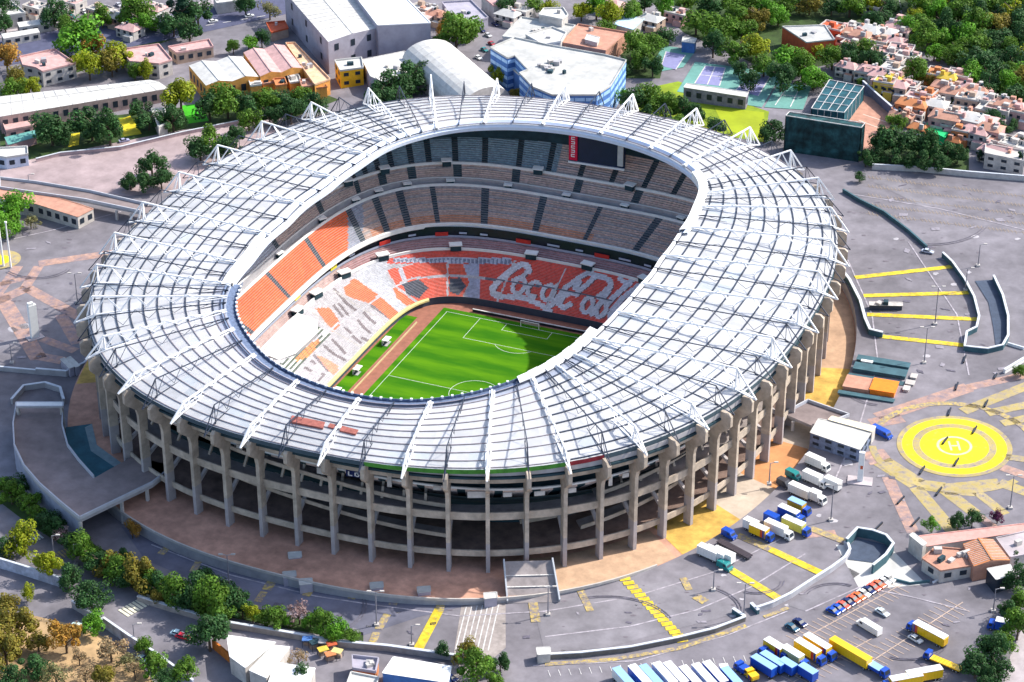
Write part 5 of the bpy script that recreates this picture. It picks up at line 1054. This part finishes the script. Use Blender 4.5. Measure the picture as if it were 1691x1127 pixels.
# canopy, kiosk and exposition hut on the east side
e = bld([(1338, 716), (1352, 692), (1441, 710), (1420, 743)], 4.8, RWHITE, cm("booth_blue", (.16, .20, .30), var=.4, scale=.6), "white roofed entrance booth with dark windows by the east bridge deck", "booth", "entrance_booth", floors=2, nwin=7, parapet=.15)
bld([(1374, 688), (1446, 704), (1440, 713), (1368, 694)], 5, cm("cream_roof", (.75, .66, .5)), WWH, "narrow cream roofed strip behind the white entrance booth", "booth", "long_booth", parapet=.1)
e = empty("temporary_stand", gp(1392, 655), math.atan2((gp(1480, 668)-gp(1392, 655)).y, (gp(1480, 668)-gp(1392, 655)).x), "cluster of dark shed strips with an orange roof square on the east forecourt", "shed")
for k, (x0, x1, y0, y1, h, m) in enumerate(((0, 20, 26, 29.5, 3.4, WALLT), (0, 20, 19, 24, 3.0, WALLT), (-1, 20, 14.5, 17, 1.0, WALLT), (-1, 9, 4.5, 13.5, 2.6, RSAL), (9.3, 18.5, 4.5, 13.5, 3.4, cm("bright_orange", (.85, .22, .02))), (-2, 19, .5, 2.5, 1.2, WALLT), (2, 6, 25, 26, 3.6, WHITE), (20.5, 25, 8, 24, .5, PALE), (21, 23, 10, 13, 2.2, WWH), (21, 24, 15, 18, 2, WWH), (22, 24, 20, 23, 2.4, WWH))):
    mb = MB(); x0, x1, y0, y1, h = x0*.9, x1*.9, y0*.88, y1*.88, h*.65; mb.box(((x0+x1)/2, (y0+y1)/2, 0), (x1-x0, y1-y0, h), m); mb.box(((x0+x1)/2, (y0+y1)/2, h+.01), (x1-x0+.5, y1-y0+.5, .15), m); mb.build("roof_strip", e)
# orange roofed pavilion at the lower right
e = bld([(1523, 925), (1545, 905), (1640, 912), (1655, 926), (1553, 945)], 4, RSAL, WWH, "white pavilion with flat orange-pink roof at the lower right", "pavilion", "pavilion", floors=1, nwin=8, boxes=6, parapet=.5)
bld([(1590, 899), (1640, 890), (1668, 925), (1608, 937)], 5.2, RORG, RSAL, "pitched bright orange roof on top of the pavilion at the lower right", "building", "orange_roof_hall", ridge=(1, 1.2, 1))
bld([(1517, 888), (1700, 862), (1700, 875), (1530, 905)], 3, cm("pink_band", (.55, .30, .26), var=.15), WWH, "long pink walkway roof behind the orange roofed pavilion", "building", "walkway_roof", parapet=.2)
bld([(1630, 940), (1668, 932), (1675, 948), (1645, 958)], 5, RWHITE, GLASS, "small white canopy at the corner of the orange roofed pavilion", "canopy", "canopy", parapet=.1)
bld([(1502, 884), (1508, 880), (1530, 897), (1524, 902)], 6, RWHITE, WWH, "slim white end wall of the pink walkway roof", "wall", "end_wall", parapet=.1)
bld([(1645, 890), (1700, 876), (1700, 915), (1668, 922)], 4, PALE, WWH, "pale round forecourt building right of the bright orange roof", "building", "pale_annex", parapet=.4, boxes=1)
# tents at the bottom
bld([(375, 1050), (455, 1060), (405, 1103), (380, 1085)], 6, cm("tent_white", (.82, .82, .8), var=.03), WWH, "large white tent with rounded side at the bottom left", "tent", "tent", parapet=.1)
bld([(452, 1066), (478, 1068), (440, 1120), (412, 1108)], 6.5, cm("tent_white", (1, 1, 1)), WWH, "narrow white tent strip right of the rounded tent", "tent", "tent", parapet=.1)
bld([(455, 1095), (520, 1103), (505, 1140), (440, 1140)], 6, cm("tent_white", (1, 1, 1)), WWH, "white tent roof cut by the bottom edge left of the blue fronted one", "tent", "tent", parapet=.1)
bld([(650, 1086), (745, 1100), (740, 1127), (632, 1113)], 6, cm("tent_white", (1, 1, 1)), WBLUE, "wide white roof with blue front at the bottom centre", "tent", "tent", parapet=.1)
bld([(582, 1086), (625, 1090), (620, 1112), (583, 1107)], 4, WGREY, RORG, "grey roof with orange rim beside the wide white roof", "kiosk", "kiosk", parapet=1.0, boxes=3)
bld([(580, 1112), (625, 1120), (620, 1140), (570, 1140)], 4, RWHITE, RORG, "small white and orange stall at the bottom edge", "kiosk", "kiosk", parapet=.6)
wall([(352, 1070), (385, 1098), (420, 1118), (450, 1140)], .6, 3, cm("orange_fence", (.55, .17, .03), var=.2), "orange fence along the white tents", cap=0)
for i, (x, y, c_) in enumerate([(508, 1066, WBLUE), (520, 1071, DARK), (534, 1083, RYEL), (548, 1074, RRED), (535, 1070, WWH), (557, 1086, cm("pale_yellow", (.6, .5, .2))), (546, 1091, RORG)]):
    g = gp(x, y); e = empty("market_stall", g, random.random(), f"{ORD[i]} small stall from the left in the cluttered yard between the tents" if False else ["blue", "black", "yellow", "red", "white", "pale yellow", "orange"][i]+" topped stall in the cluttered yard between the white tents", "stall", "stalls between the tents")
    mb = MB(); mb.box((0, 0, 2.3), (3.0, 2.4, .25), c_); mb.build("awning", e); mb = MB(); mb.box((0, .4, 0), (2.4, 1.1, 1.1), WTAN); mb.build("counter", e)
    for sx_, sy_ in ((-1.4, -1.1), (1.4, -1.1), (1.4, 1.1), (-1.4, 1.1)): mb = MB(); mb.box((sx_, sy_, 0), (.12, .12, 2.3), STEELD); mb.build("post", e)
bld([(886, 1070), (908, 1069), (909, 1080), (888, 1082)], 3.2, RWHITE, WWH, "tiny white guard hut at the south road", "hut", "guard_hut", floors=1, nwin=2, parapet=.1)
for i, (x, y) in enumerate(((478, 950), (487, 918), (622, 968), (505, 962), (700, 975), (810, 985))):
    bld([(x-11, y-5), (x+10, y-7), (x+11, y+2), (x-10, y+5)], 3.2, (RGREY, RWHITE)[i % 2], WGREY, f"{['third', 'second', 'fifth', 'fourth', 'sixth', 'seventh'][i]} little ticket hut from the left along the south terrace wall", "hut", "ticket_hut", floors=1, nwin=2, parapet=.15, group="huts along the south terrace wall")

# ------------------------------------------------------------ lamps, totem, poles
def lamp(bx, by, hm, label, arms=2):
    g = gp(bx, by); e = empty("lamp_post", g, YAW*-1, label, "lamp post", "tall lamp posts round the stadium")
    mb = MB(); mb.box((0, 0, -.2), (1.4, 1.4, .9), WWH); mb.build("footing", e)
    mb = MB(); mb.tube((0, 0, .5), (0, 0, hm), .22, .13, cm("lamp_steel", (.22, .21, .24)), 8); mb.build("pole", e)
    for s_ in ((-1, 1) if arms == 2 else (1,)):
        mb = MB(); mb.bar((0, 0, hm-.1), (s_*1.4, 0, hm+.3), .14, .14, CONCG); mb.build("arm", e)
        mb = MB(); mb.box((s_*1.9, 0, hm+.2), (1.3, .6, .3), WWH); mb.build("lamp_head", e)
for x, y, h, lb in ((1526, 600, 14, "tall lamp post standing alone just below the four yellow car park stripes"), (1544, 536, 15, "tall lamp post between the second and third yellow car park stripes"), (1372, 860, 13, "lamp post beside the white boats and vans of the east yard"), (1668, 840, 12, "lamp post at the right edge near the purple bush"), (1178, 975, 7, "short lamp post below the white trailers at the south-east"), (1228, 1020, 12, "lamp post at the south road junction beside the wall stub"),
                    (622, 1033, 12, "lamp post in the middle of the dark south-west car park"), (378, 962, 10, "lamp post by the dark car park below the second ticket hut"), (128, 500, 12, "lamp post on the west forecourt near the roof trusses"), (905, 1016, 10, "lamp post below the entrance ramp"), (1270, 800, 8, "low lamp post on the orange terrace"), (50, 322, 9, "lamp post on the north-west footbridge"), (1594, 480, 9, "lamp post beside the sunken lane"), (1640, 1010, 8, "lamp post at the lower right tree line"), (90, 925, 9, "lamp post beside the road by the yellow-green trees"), (125, 935, 8, "white headed lamp post on the road beside the hedge row"), (223, 1068, 8, "lamp post behind the grey painted wall at the bottom left"), (20, 600, 8, "lamp post left of the white totem"), (1615, 440, 9, "lamp post above the sunken lane"), (680, 1066, 7, "low lamp post by the long tan wall"), (1090, 1000, 0.0, "")):
    if h: lamp(x, y, h, lb, 2 if h > 9 else 1)
g = gp(58, 558); e = empty("totem", g, 1.0, "tall white slab totem on the west forecourt", "totem")
mb = MB(); mb.box((0, 0, 0), (3.0, 1.6, 13.5), WHITE); mb.box((-.4, 0, 13.51), (2.0, 1.3, 1.0), WHITE); mb.build("slab", e); mb = MB(); mb.box((0, 0, -.3), (6, 4, .6), PALE); mb.build("base", e)
for i, (x, y) in enumerate(((6, 440), (18, 442))):
    g = gp(x, y); mb = MB(); mb.tube((0, 0, -.3), (0, 0, 19), .42, .25, WHITE, 8); mb.tube((0, 0, 19), (0, 0, 19.5), .5, .5, WHITE, 8); o = mb.build("flagpole", loc=g)
    tag(o, f"tall white flagpole on the yellow disc at the left edge, {['left', 'right'][i]} one", "flagpole", "pair of flagpoles")
g = gp(1420, 795); e = empty("white_tower", g, .2, "slim white tower sign beside the parked white vans", "tower"); mb = MB(); mb.box((0, 0, 0), (1.8, 1.2, 11), WHITE); mb.build("shaft", e); mb = MB(); mb.box((.2, -.65, 5), (.8, .1, 1.2), RRED); mb.build("panel", e); mb = MB(); mb.box((0, 0, -.2), (8, 5, .5), PALE); mb.build("base", e)
bars = [(1403, 588, 1400, 598), (1595, 587, 1591, 599), (1582, 632, 1578, 644), (1570, 674, 1566, 686), (1631, 661, 1626, 672), (1646, 617, 1642, 625), (1613, 704, 1606, 716), (1565, 722, 1557, 733), (1583, 757, 1576, 769), (1527, 770, 1519, 783), (1555, 805, 1546, 818), (1493, 820, 1482, 832), (1518, 855, 1506, 868), (1457, 863, 1444, 876)]  # low dark bars, each between two ground points
bars = bars[1:]; order = sorted(range(len(bars)), key=lambda i: bars[i][0])
for r_, i in enumerate(order):
    x0, y0, x1, y1 = bars[i]; a, b = gp(x0, y0, .5), gp(x1, y1, .5); mb = MB(); c_ = (a+b)/2; mb.bar(a-c_, b-c_, .5, .5, TYRE); mb.bar(a-c_+Vector((0, 0, .28)), b-c_+Vector((0, 0, .28)), .3, .08, STEELD); o = mb.build("black_bar", loc=c_)
    tag(o, f"{ORD[r_]} short black bar from the left on the forecourt round the yellow disc", "barrier", "black bars round the yellow disc")
# yellow leafed sculpture in the south-west car park
place_tree(218, 876, 15, 'a', "amber crowned tree standing alone in the dark car park under the deck", "lone trees")
# ------------------------------------------------------------ signs in the facade
def sign(px, py, z, w_, h_, m, label, txt=None, tcol=None):
    lo, best = 0, None
    for k in range(60):                 # walk in from the column line until the point of the facade is reached
        d = FW + (px-W0/2)/FPX*RT + (H0/2-py)/FPX*UP; t = (z-CAM[2])/d[2]; p = CAM+t*d
    u = Vector((p[0], p[1])).normalized(); rz = math.atan2(u.y, u.x)+PI/2; e = empty("facade_sign", (p[0], p[1], z), rz, label, "sign")
    mb = MB(); mb.box((0, 0, -h_/2), (w_, .3, h_), m); mb.build("board", e)
    if txt:
        mb = MB(); t_ = tcol or WHITE
        def bx(x, z, w2, h2): mb.box((x*.8, -.22, z*.62), (w2*.8, .1, h2*.62), t_)
        bx(-2.4, -1.2, .5, 2.4); bx(-1.55, -1.2, 1.2, .5); bx(.2, -.9, .5, 1.8); bx(1.05, -1.2, 1.2, .5); bx(1.05, .7, 1.2, .5); bx(1.65, -.7, .45, .8); bx(1.3, -.1, .6, .35)
        mb.build("lettering", e)
sign(586, 783, 45, 5.6, 2.2, cm("sign_blue", (.01, .02, .10)), "white lettered sign in the dark upper gallery beside the orange ring", "LG", WHITE)
sign(608, 789, 45, 1.8, 2.2, RORG, "small orange sign with a white edge in the dark upper gallery")
sign(790, 817, 45, 6.5, 2.2, WWH, "white rectangular sign in the dark gallery above the entrance ramp")
sign(536, 779, 45, 5, 2.2, WWH, "pale sign left of the lettered sign in the dark gallery")
for i, (x, y, w_) in enumerate(((838, 817, 2.6), (891, 815, 3.2), (722, 806, 2.4), (1033, 785, 2.2), (1008, 793, 1.2), (945, 810, 2.4), (643, 795, 1.4), (395, 738, 2.2))):
    sign(x, y, 45, w_, 1.5 if w_ > 1.5 else 4, WWH, f"{['fifth', 'sixth', 'fourth', 'ninth', 'eighth', 'seventh', 'third', 'second'][i]} small white board from the left in the dark upper gallery")
# ------------------------------------------------------------ vehicles
def wheels(e, xs, wy, r=.48):
    for x in xs:
        for s_ in (-1, 1):
            mb = MB(); mb.tube((x, s_*wy, r), (x, s_*(wy-.32), r), r, r, TYRE, 12); w_ = mb.build("wheel", e)
            mb = MB(); mb.tube((x, s_*(wy+.02), r), (x, s_*(wy-.05), r), r*.5, r*.5, CONCG, 8); mb.build("rim", w_)
def heading(x, y, dx, dy):
    a, b = gp(x, y), gp(x+dx, y+dy); return math.atan2(b.y-a.y, b.x-a.x)
BLU = (.01, .07, .42); LBL = (.28, .48, .78); WHT = (.78, .78, .76); YLW = (.82, .50, .01); NAV = (.01, .02, .10); TEL = (.02, .22, .22); REDC = (.55, .03, .02); ORC = (.75, .15, .02)
def truck(x, y, dx, dy, L_, top, side, cab, label, group="parked trucks", boxh=2.9, flat=False):
    rz = heading(x, y, dx, dy); g = gp(x, y, 1.8); z = gz(g.x, g.y); e = empty("truck", (g.x, g.y, z), rz, label, "truck", group); h = L_/2; cl = 2.1 if cab else 0
    mb = MB(); mb.box((0, 0, .5), (L_-.3, 1.2, .4), STEELD); mb.build("chassis", e)
    mb = MB()
    if flat: mb.box((-cl/2, 0, .95), (L_-cl-.3, 2.45, .35), PAINT, side); 
    else:
        mb.box((-cl/2, 0, .95), (L_-cl-.35, 2.5, boxh-.15), PAINT, side); mb.box((-cl/2, 0, .95+boxh-.149), (L_-cl-.30, 2.56, .15), PAINT, top)
        mb.box((-h+.1+0, 0, 1.1), (.12, 2.1, boxh-.6), PAINT, tuple(v*.8 for v in side))
    if side == YLW and not flat and cab:
        for k_, c2 in ((0, (.55, .04, .02)), (1, (.03, .05, .25))): mb.box((h-cl-.9-k_*-.0-(.9 if k_ == 0 else 0)+.2, 0, 1.0), (.9, 2.53, boxh-.35), PAINT, c2)
    for k_ in range(int(L_-cl)): mb.box((-h+.8+k_*1.0, 0, 1.0), (.06, 2.54 if not flat else 2.46, (boxh-.3) if not flat else .3), PAINT, tuple(v*.82 for v in side))
    cb = mb.build("cargo_box", e)
    if cab:
        x0 = h-2.0; x1 = h; mb = MB(); w2 = 1.2
        prof = [(x0, .55), (x1, .55), (x1, 1.5), (x1-.45, 2.7), (x0, 2.8)]
        vs = [(a, -w2, b) for a, b in prof]+[(a, w2, b) for a, b in prof]; k = 5
        mb.solid(vs, [tuple(range(k)), tuple(reversed(range(k, 2*k)))]+[(i, i+k, (i+1) % k+k, (i+1) % k) for i in range(k)], PAINT, cab); cbn = mb.build("cab", e)
        mb = MB(); mb.solid([(x1+.02, -1.05, 1.55), (x1+.02, 1.05, 1.55), (x1-.42, 1.05, 2.62), (x1-.42, -1.05, 2.62)], [(0, 1, 2, 3)], GLASS); mb.build("windscreen", cbn)
        for s_ in (-1, 1): mb = MB(); mb.box((x1-1.0, s_*1.2, 1.6), (.9, .06, .8), GLASS); mb.build("side_window", cbn)
    wheels(e, ((-h+1.2, -h+2.3, h-1.2) if L_ > 8 else (-h+1.3, h-1.2)), 1.22)
    return e
def carv(x, y, dx, dy, col, label, group="parked cars", L_=4.4, van=False, cat=None):
    rz = heading(x, y, dx, dy); g = gp(x, y, .7); e = empty("parked_van" if van else "parked_car", (g.x, g.y, gz(g.x, g.y)), rz, label, cat or ("van" if van else "car"), group); h = L_/2; w2 = .9 if not van else 1.1; H = 1.45 if not van else 2.5
    if van: prof = [(-h, .35), (h, .35), (h, 1.2), (h-.7, 1.35), (h-1.5, H), (-h+.1, H)]
    else: prof = [(-h, .35), (h, .35), (h, .75), (h-.15, .85), (h-1.2, .95), (-h+.7, .98), (-h, .9)]
    k = len(prof); mb = MB(); vs = [(a, -w2, b) for a, b in prof]+[(a, w2, b) for a, b in prof]
    mb.solid(vs, [tuple(range(k)), tuple(reversed(range(k, 2*k)))]+[(i, i+k, (i+1) % k+k, (i+1) % k) for i in range(k)], PAINT, col); bd = mb.build("body", e)
    if not van:
        pr = [(h-1.25, .95), (h-2.0, H), (-h+1.1, H), (-h+.5, .97)]; vs = [(a, -w2*.9, b) for a, b in pr]+[(a, w2*.9, b) for a, b in pr]; mb = MB()
        mb.solid(vs, [(0, 1, 2, 3), (7, 6, 5, 4)]+[(i, i+4, (i+1) % 4+4, (i+1) % 4) for i in range(4)], GLASS); mb.build("windows", e)
        mb = MB(); mb.box(((h-2.0-h+1.1)/2, 0, H+.005), (L_-3.1, w2*1.72, .06), PAINT, col); mb.build("roof", e)
    else:
        mb = MB(); mb.solid([(h-.68, -.95, 1.38), (h-.68, .95, 1.38), (h-1.46, .95, H-.1), (h-1.46, -.95, H-.1)], [(0, 1, 2, 3)], GLASS); mb.build("windscreen", e)
        for s_ in (-1, 1): mb = MB(); mb.box((h-2.0, s_*1.1, 1.4), (1.0, .05, .7), GLASS); mb.build("side_window", e)
    wheels(e, (-h+.85, h-.85), w2, .33)
    for s_ in (-1, 1): mb = MB(); mb.box((h, s_*w2*.65, .6), (.06, .35, .18), cm("headlight", (.8, .8, .75), rough=.2)); mb.build("headlight", e)
    return e
D1 = (28, 17)
for i, (x, y, L_, t, s_, c_, lb) in enumerate([(1283, 1074, 9, WHT, YLW, BLU, "white topped yellow sided truck at the left of the middle truck rank"), (1313, 1087, 9.5, WHT, (.6, .55, .2), BLU, "cream topped truck with blue cab in the centre of the truck rank"), (1338, 1078, 11, WHT, YLW, BLU, "long white topped yellow sided truck third from the yellow semi-trailer"),
    (1354, 1070, 11.5, WHT, YLW, BLU, "long white topped truck parked against the yellow semi-trailer"), (1276, 1096, 8.5, LBL, BLU, None, "pale blue topped container body, right one of the pair behind the yellow cab"), (1261, 1102, 8.5, LBL, BLU, None, "pale blue topped container body, left one of the pair behind the yellow cab"), (1301, 1103, 5.5, LBL, BLU, None, "short pale blue topped body in front of the cream topped truck"), (1334, 1113, 6, LBL, BLU, None, "small blue box body standing alone near the bottom edge")]):
    truck(x, y, *D1, L_, t, s_, c_, lb, "truck rank on the south car park")
for i, (x, y, t) in enumerate([(1032, 1128, LBL), (1058, 1124, WHT), (1076, 1124, LBL), (1098, 1120, WHT), (1116, 1119, WHT), (1142, 1126, WHT), (1163, 1122, WHT), (1181, 1118, WHT), (1211, 1128, LBL)]):
    truck(x, y, 20, 22, 11, t, BLU if i % 3 else WHT, None, f"{ORD[i]} box trailer from the left in the row cut by the bottom edge", "trailer row at the bottom edge")
for x, y, dx, dy, col, cc_, lb in ((1241, 1113, -20, -20, YLW, YLW, "short yellow truck with its cab to the rear beside the blue trailers"), (1265, 1077, -20, -14, BLU, BLU, "small blue tractor cab above the pale blue topped bodies"), (1225, 1101, -20, -14, BLU, BLU, "small blue tractor cab left of the short yellow truck"), (1197, 1106, 8, 20, WHT, NAV, "small white truck above the gap in the bottom trailer row")):
    truck(x, y, dx, dy, 4.6, col, col, cc_, lb, "tractor cabs of the truck rank", boxh=1.4)
truck(1404, 1080, 55, 32, 14.5, YLW, YLW, None, "long bright yellow semi-trailer in the south car park", "semi-trailer rig"); truck(1448, 1102, 55, 32, 8.2, LBL, BLU, BLU, "blue tractor unit in front of the long yellow semi-trailer", "semi-trailer rig", boxh=1.2)
truck(1531, 1046, -50, -26, 13.5, WHT, YLW, BLU, "white topped yellow truck with blue cab on the open right car park"); truck(1558, 1090, -50, -20, 12, YLW, YLW, BLU, "yellow flatbed truck with blue cab below the white topped yellow truck", flat=True)
truck(1520, 1117, -48, 10, 13, WHT, YLW, BLU, "white and yellow truck near the bottom right, right one of the cut pair"); truck(1490, 1127, -48, 10, 12, WHT, YLW, BLU, "white and yellow truck near the bottom right, left one of the cut pair")
truck(1648, 1032, -30, -6, 6, WHT, BLU, BLU, "white topped blue cab truck half under the right hand trees")
for x, y, c_, lb in ((1512, 1055, WHT, "small white car tucked beside the white topped yellow truck"), (1457, 1011, (.55, .62, .66), "pale silver car standing alone above the yellow semi-trailer"), (1670, 1015, BLU, "blue car under the trees at the lower right edge"), (1308, 1036, (.03, .10, .16), "dark teal car by the white pile at the road junction"), (1321, 1028, NAV, "navy and white car right beside the dark teal car")):
    carv(x, y, 28, 16, c_, lb, "single cars of the south car park", 4.5)
carv(1435, 1037, -30, -18, WHT, "big white van alone in the centre of the south car park", "single vans", 8.5, van=True)
cols = [(BLU, "bright blue"), (BLU, "bright blue"), ((.7, .1, .06), "red"), (NAV, "navy"), ((.7, .12, .05), "red"), (ORC, "orange-red"), (WHT, "white"), (NAV, "navy"), ((.7, .1, .05), "red"), ((.75, .15, .05), "red"), (WHT, "white"), (WHT, "white")]
cw_ = {}; tw = {}
for c_, nme in cols: tw[nme] = tw.get(nme, 0)+1
for i, (c_, nme) in enumerate(cols):
    f = i/11; k = cw_.get(nme, 0); cw_[nme] = k+1
    lb = f"{ORD[k]} {nme} car from the left in the slanting car row" if tw[nme] > 1 else f"only {nme} car in the slanting car row"
    carv(1376+f*92, 1009-f*54, 24, 11, c_, lb, "slanting row of parked cars", 4.3)
# the east yard
YD_ = "vehicles of the east yard"
for x, y, L_, t, s_, c_, lb in ((1170, 914, 7.5, WHT, WHT, None, "white trailer, left one of three side by side at the south-east"), (1182, 917, 7.5, WHT, WHT, None, "white trailer, middle one of three side by side at the south-east"), (1195, 919, 7.5, WHT, WHT, None, "white trailer, right one of three side by side at the south-east"),
    (1240, 868, 5, WHT, WHT, None, "small white box body at the terrace wall beside the yellow box truck"), (1258, 880, 8.5, WHT, YLW, BLU, "yellow box truck with blue cab at the terrace wall"), (1286, 876, 10, WHT, WHT, WHT, "white lorry between the yellow box truck and the blue cabbed one"), (1315, 870, 10, WHT, (.6, .55, .1), BLU, "cream topped lorry with blue cab, outermost of the yard group"), (1274, 858, 5, BLU, BLU, None, "short blue box body behind the white lorry"), (1307, 851, 9.5, WHT, BLU, BLU, "white topped blue lorry under the orange topped one"), (1320, 838, 8, LBL, (.6, .35, .02), BLU, "pale topped orange sided lorry at the top of the blue group"),
    (1321, 812, 8, WHT, WHT, None, "squarish white trailer below the teal van"), (1346, 792, 9, WHT, WHT, WHT, "long white truck beside the teal van"), (1350, 765, 9, WHT, WHT, WHT, "uppermost white truck below the entrance booth"), (1350, 822, 6, WHT, WHT, WHT, "small white pickup right of the squarish white trailer"), (1375, 800, 6, WHT, WHT, None, "small white boat-like trailer near the slim tower sign")):
    truck(x, y, 28, 12, L_, t, s_, c_, lb, YD_)
truck(1213, 903, 50, 26, 13, NAV, (.06, .05, .06), None, "long black flatbed trailer at the end of the terrace wall", YD_, flat=True)
for x, y, c_, L_, lb in ((1204, 884, BLU, 5, "small blue van at the head of the black flatbed"), (1197, 936, TEL, 5, "teal van in front of the three white trailers"), (1310, 786, TEL, 5.5, "teal van near the white trucks of the east yard"), (1456, 716, BLU, 8, "blue and white van right of the white entrance booth"), (1295, 800, (.05, .05, .06), 5, "black van left of the squarish white trailer")):
    carv(x, y, 28, 14, c_, lb, "vans round the east yard", L_, van=True)
for x, y, dx, dy, c_, lb in ((1532, 415, 20, 4, (.45, .5, .6), "silver car at the end of the long dark wall"), (294, 1046, 20, 5, (.5, .7, .75), "pale car left of the red one on the lower left road"), (302, 1051, 20, 5, (.6, .02, .04), "red car on the lower left road by the dark tree"), (128, 1034, -20, -6, (.55, .75, .7), "pale green car on the road behind the grey painted wall"), (236, 1088, 20, 10, (.5, .7, .75), "pale blue car at the lower left beside the painted wall"), (205, 232, 20, -4, (.35, .35, .5), "grey car parked by the north-west road"), (352, 35, 20, -4, WHT, "white car driving on the avenue"), (412, 26, 20, -4, WHT, "white car farther right on the avenue"), (65, 354, 20, 8, WHT, "white car behind the bush at the left edge"), (745, 1120, 20, 8, NAV, "dark car beside the wide white roof")):
    carv(x, y, dx, dy, c_, lb, "cars on the roads", 4.5)
bld([(1438, 486), (1450, 483), (1500, 503), (1490, 508)] if False else [(1436, 499), (1490, 499), (1490, 505), (1436, 505)], 2, WWH, STEELD, "low dark and white platform between two yellow car park stripes", "platform", "platform", parapet=.1, boxes=2)
# street clutter: kiosks and small rooftops across the avenue
for i, (x, y, k) in enumerate([(90, 12, 'g'), (60, 10, 'w'), (120, 2, 'p'), (165, 15, 'g'), (190, 25, 'w'), (255, 12, 'p'), (270, 30, 'w'), (215, 45, 'p'), (840, 22, 'w'), (700, 12, 'w'), (722, 22, 's'), (690, 28, 'p'), (860, 15, 'g'), (1075, 30, 'w'), (1010, 5, 'p'), (1440, 8, 'g'), (1120, 20, 'w')]):
    g = gp(x, y, 4); house(x, y, 11, 8, 4.5, -.2, k, f"{ORD[i]} entry of the scattered rooftops" if False else f"{HR[k][1]} rooftop among trees near the top edge, {ORD[sorted([q[0] for q in [(90,), (60,), (120,), (165,), (190,), (255,), (270,), (215,), (840,), (700,), (722,), (690,), (860,), (1075,), (1010,), (1440,), (1120,)]]).index(x)]} from the left")

for i, (x, y, c_, nm) in enumerate([(765, 22, (.5, .02, .02), "red"), (775, 30, WHT, "white"), (786, 40, (.3, .3, .34), "grey"), (796, 50, NAV, "navy"), (806, 58, (.6, .6, .62), "silver"), (770, 55, WHT, "white"), (812, 72, (.4, .02, .02), "red"), (800, 82, TEL, "teal"), (790, 95, WHT, "white"), (818, 40, NAV, "navy"), (690, 12, WHT, "white"), (700, 20, BLU, "blue"), (718, 10, (.5, .5, .52), "silver"), (140, 20, WHT, "white"), (160, 8, NAV, "navy"), (176, 14, (.5, .02, .02), "red"), (120, 28, TEL, "teal"), (170, 36, WHT, "white"), (196, 8, (.5, .5, .55), "silver"), (210, 6, BLU, "blue")]):
    carv(x, y, 14, 8, c_, f"tiny {nm} car {['in the yard lanes right of the warehouse', 'by the avenue at the upper left'][x < 300]}, {ORD[i % 10 if x > 300 else i-13]} listed there" if False else f"tiny {nm} car at the {'upper left by the avenue' if x < 300 else 'yards right of the big warehouse'}", f"tiny {nm} cars {'upper left' if x < 300 else 'by the warehouse'}", 4.4)

row("1540,136,8,g 1556,150,8,d 1590,134,8,g 1572,168,8,d 1608,176,9,g 1626,190,8,d 1655,196,9,g 1672,206,10,d 1548,196,8,g 1532,182,8,d 1660,215,10,d 1645,222,8,g 1500,108,9,g 1448,100,8,g 1434,128,9,d 1420,135,8,g 1512,148,9,d 1600,226,8,d 1682,196,9,g", "in the gardens of the right slope", "garden trees of the right slope")
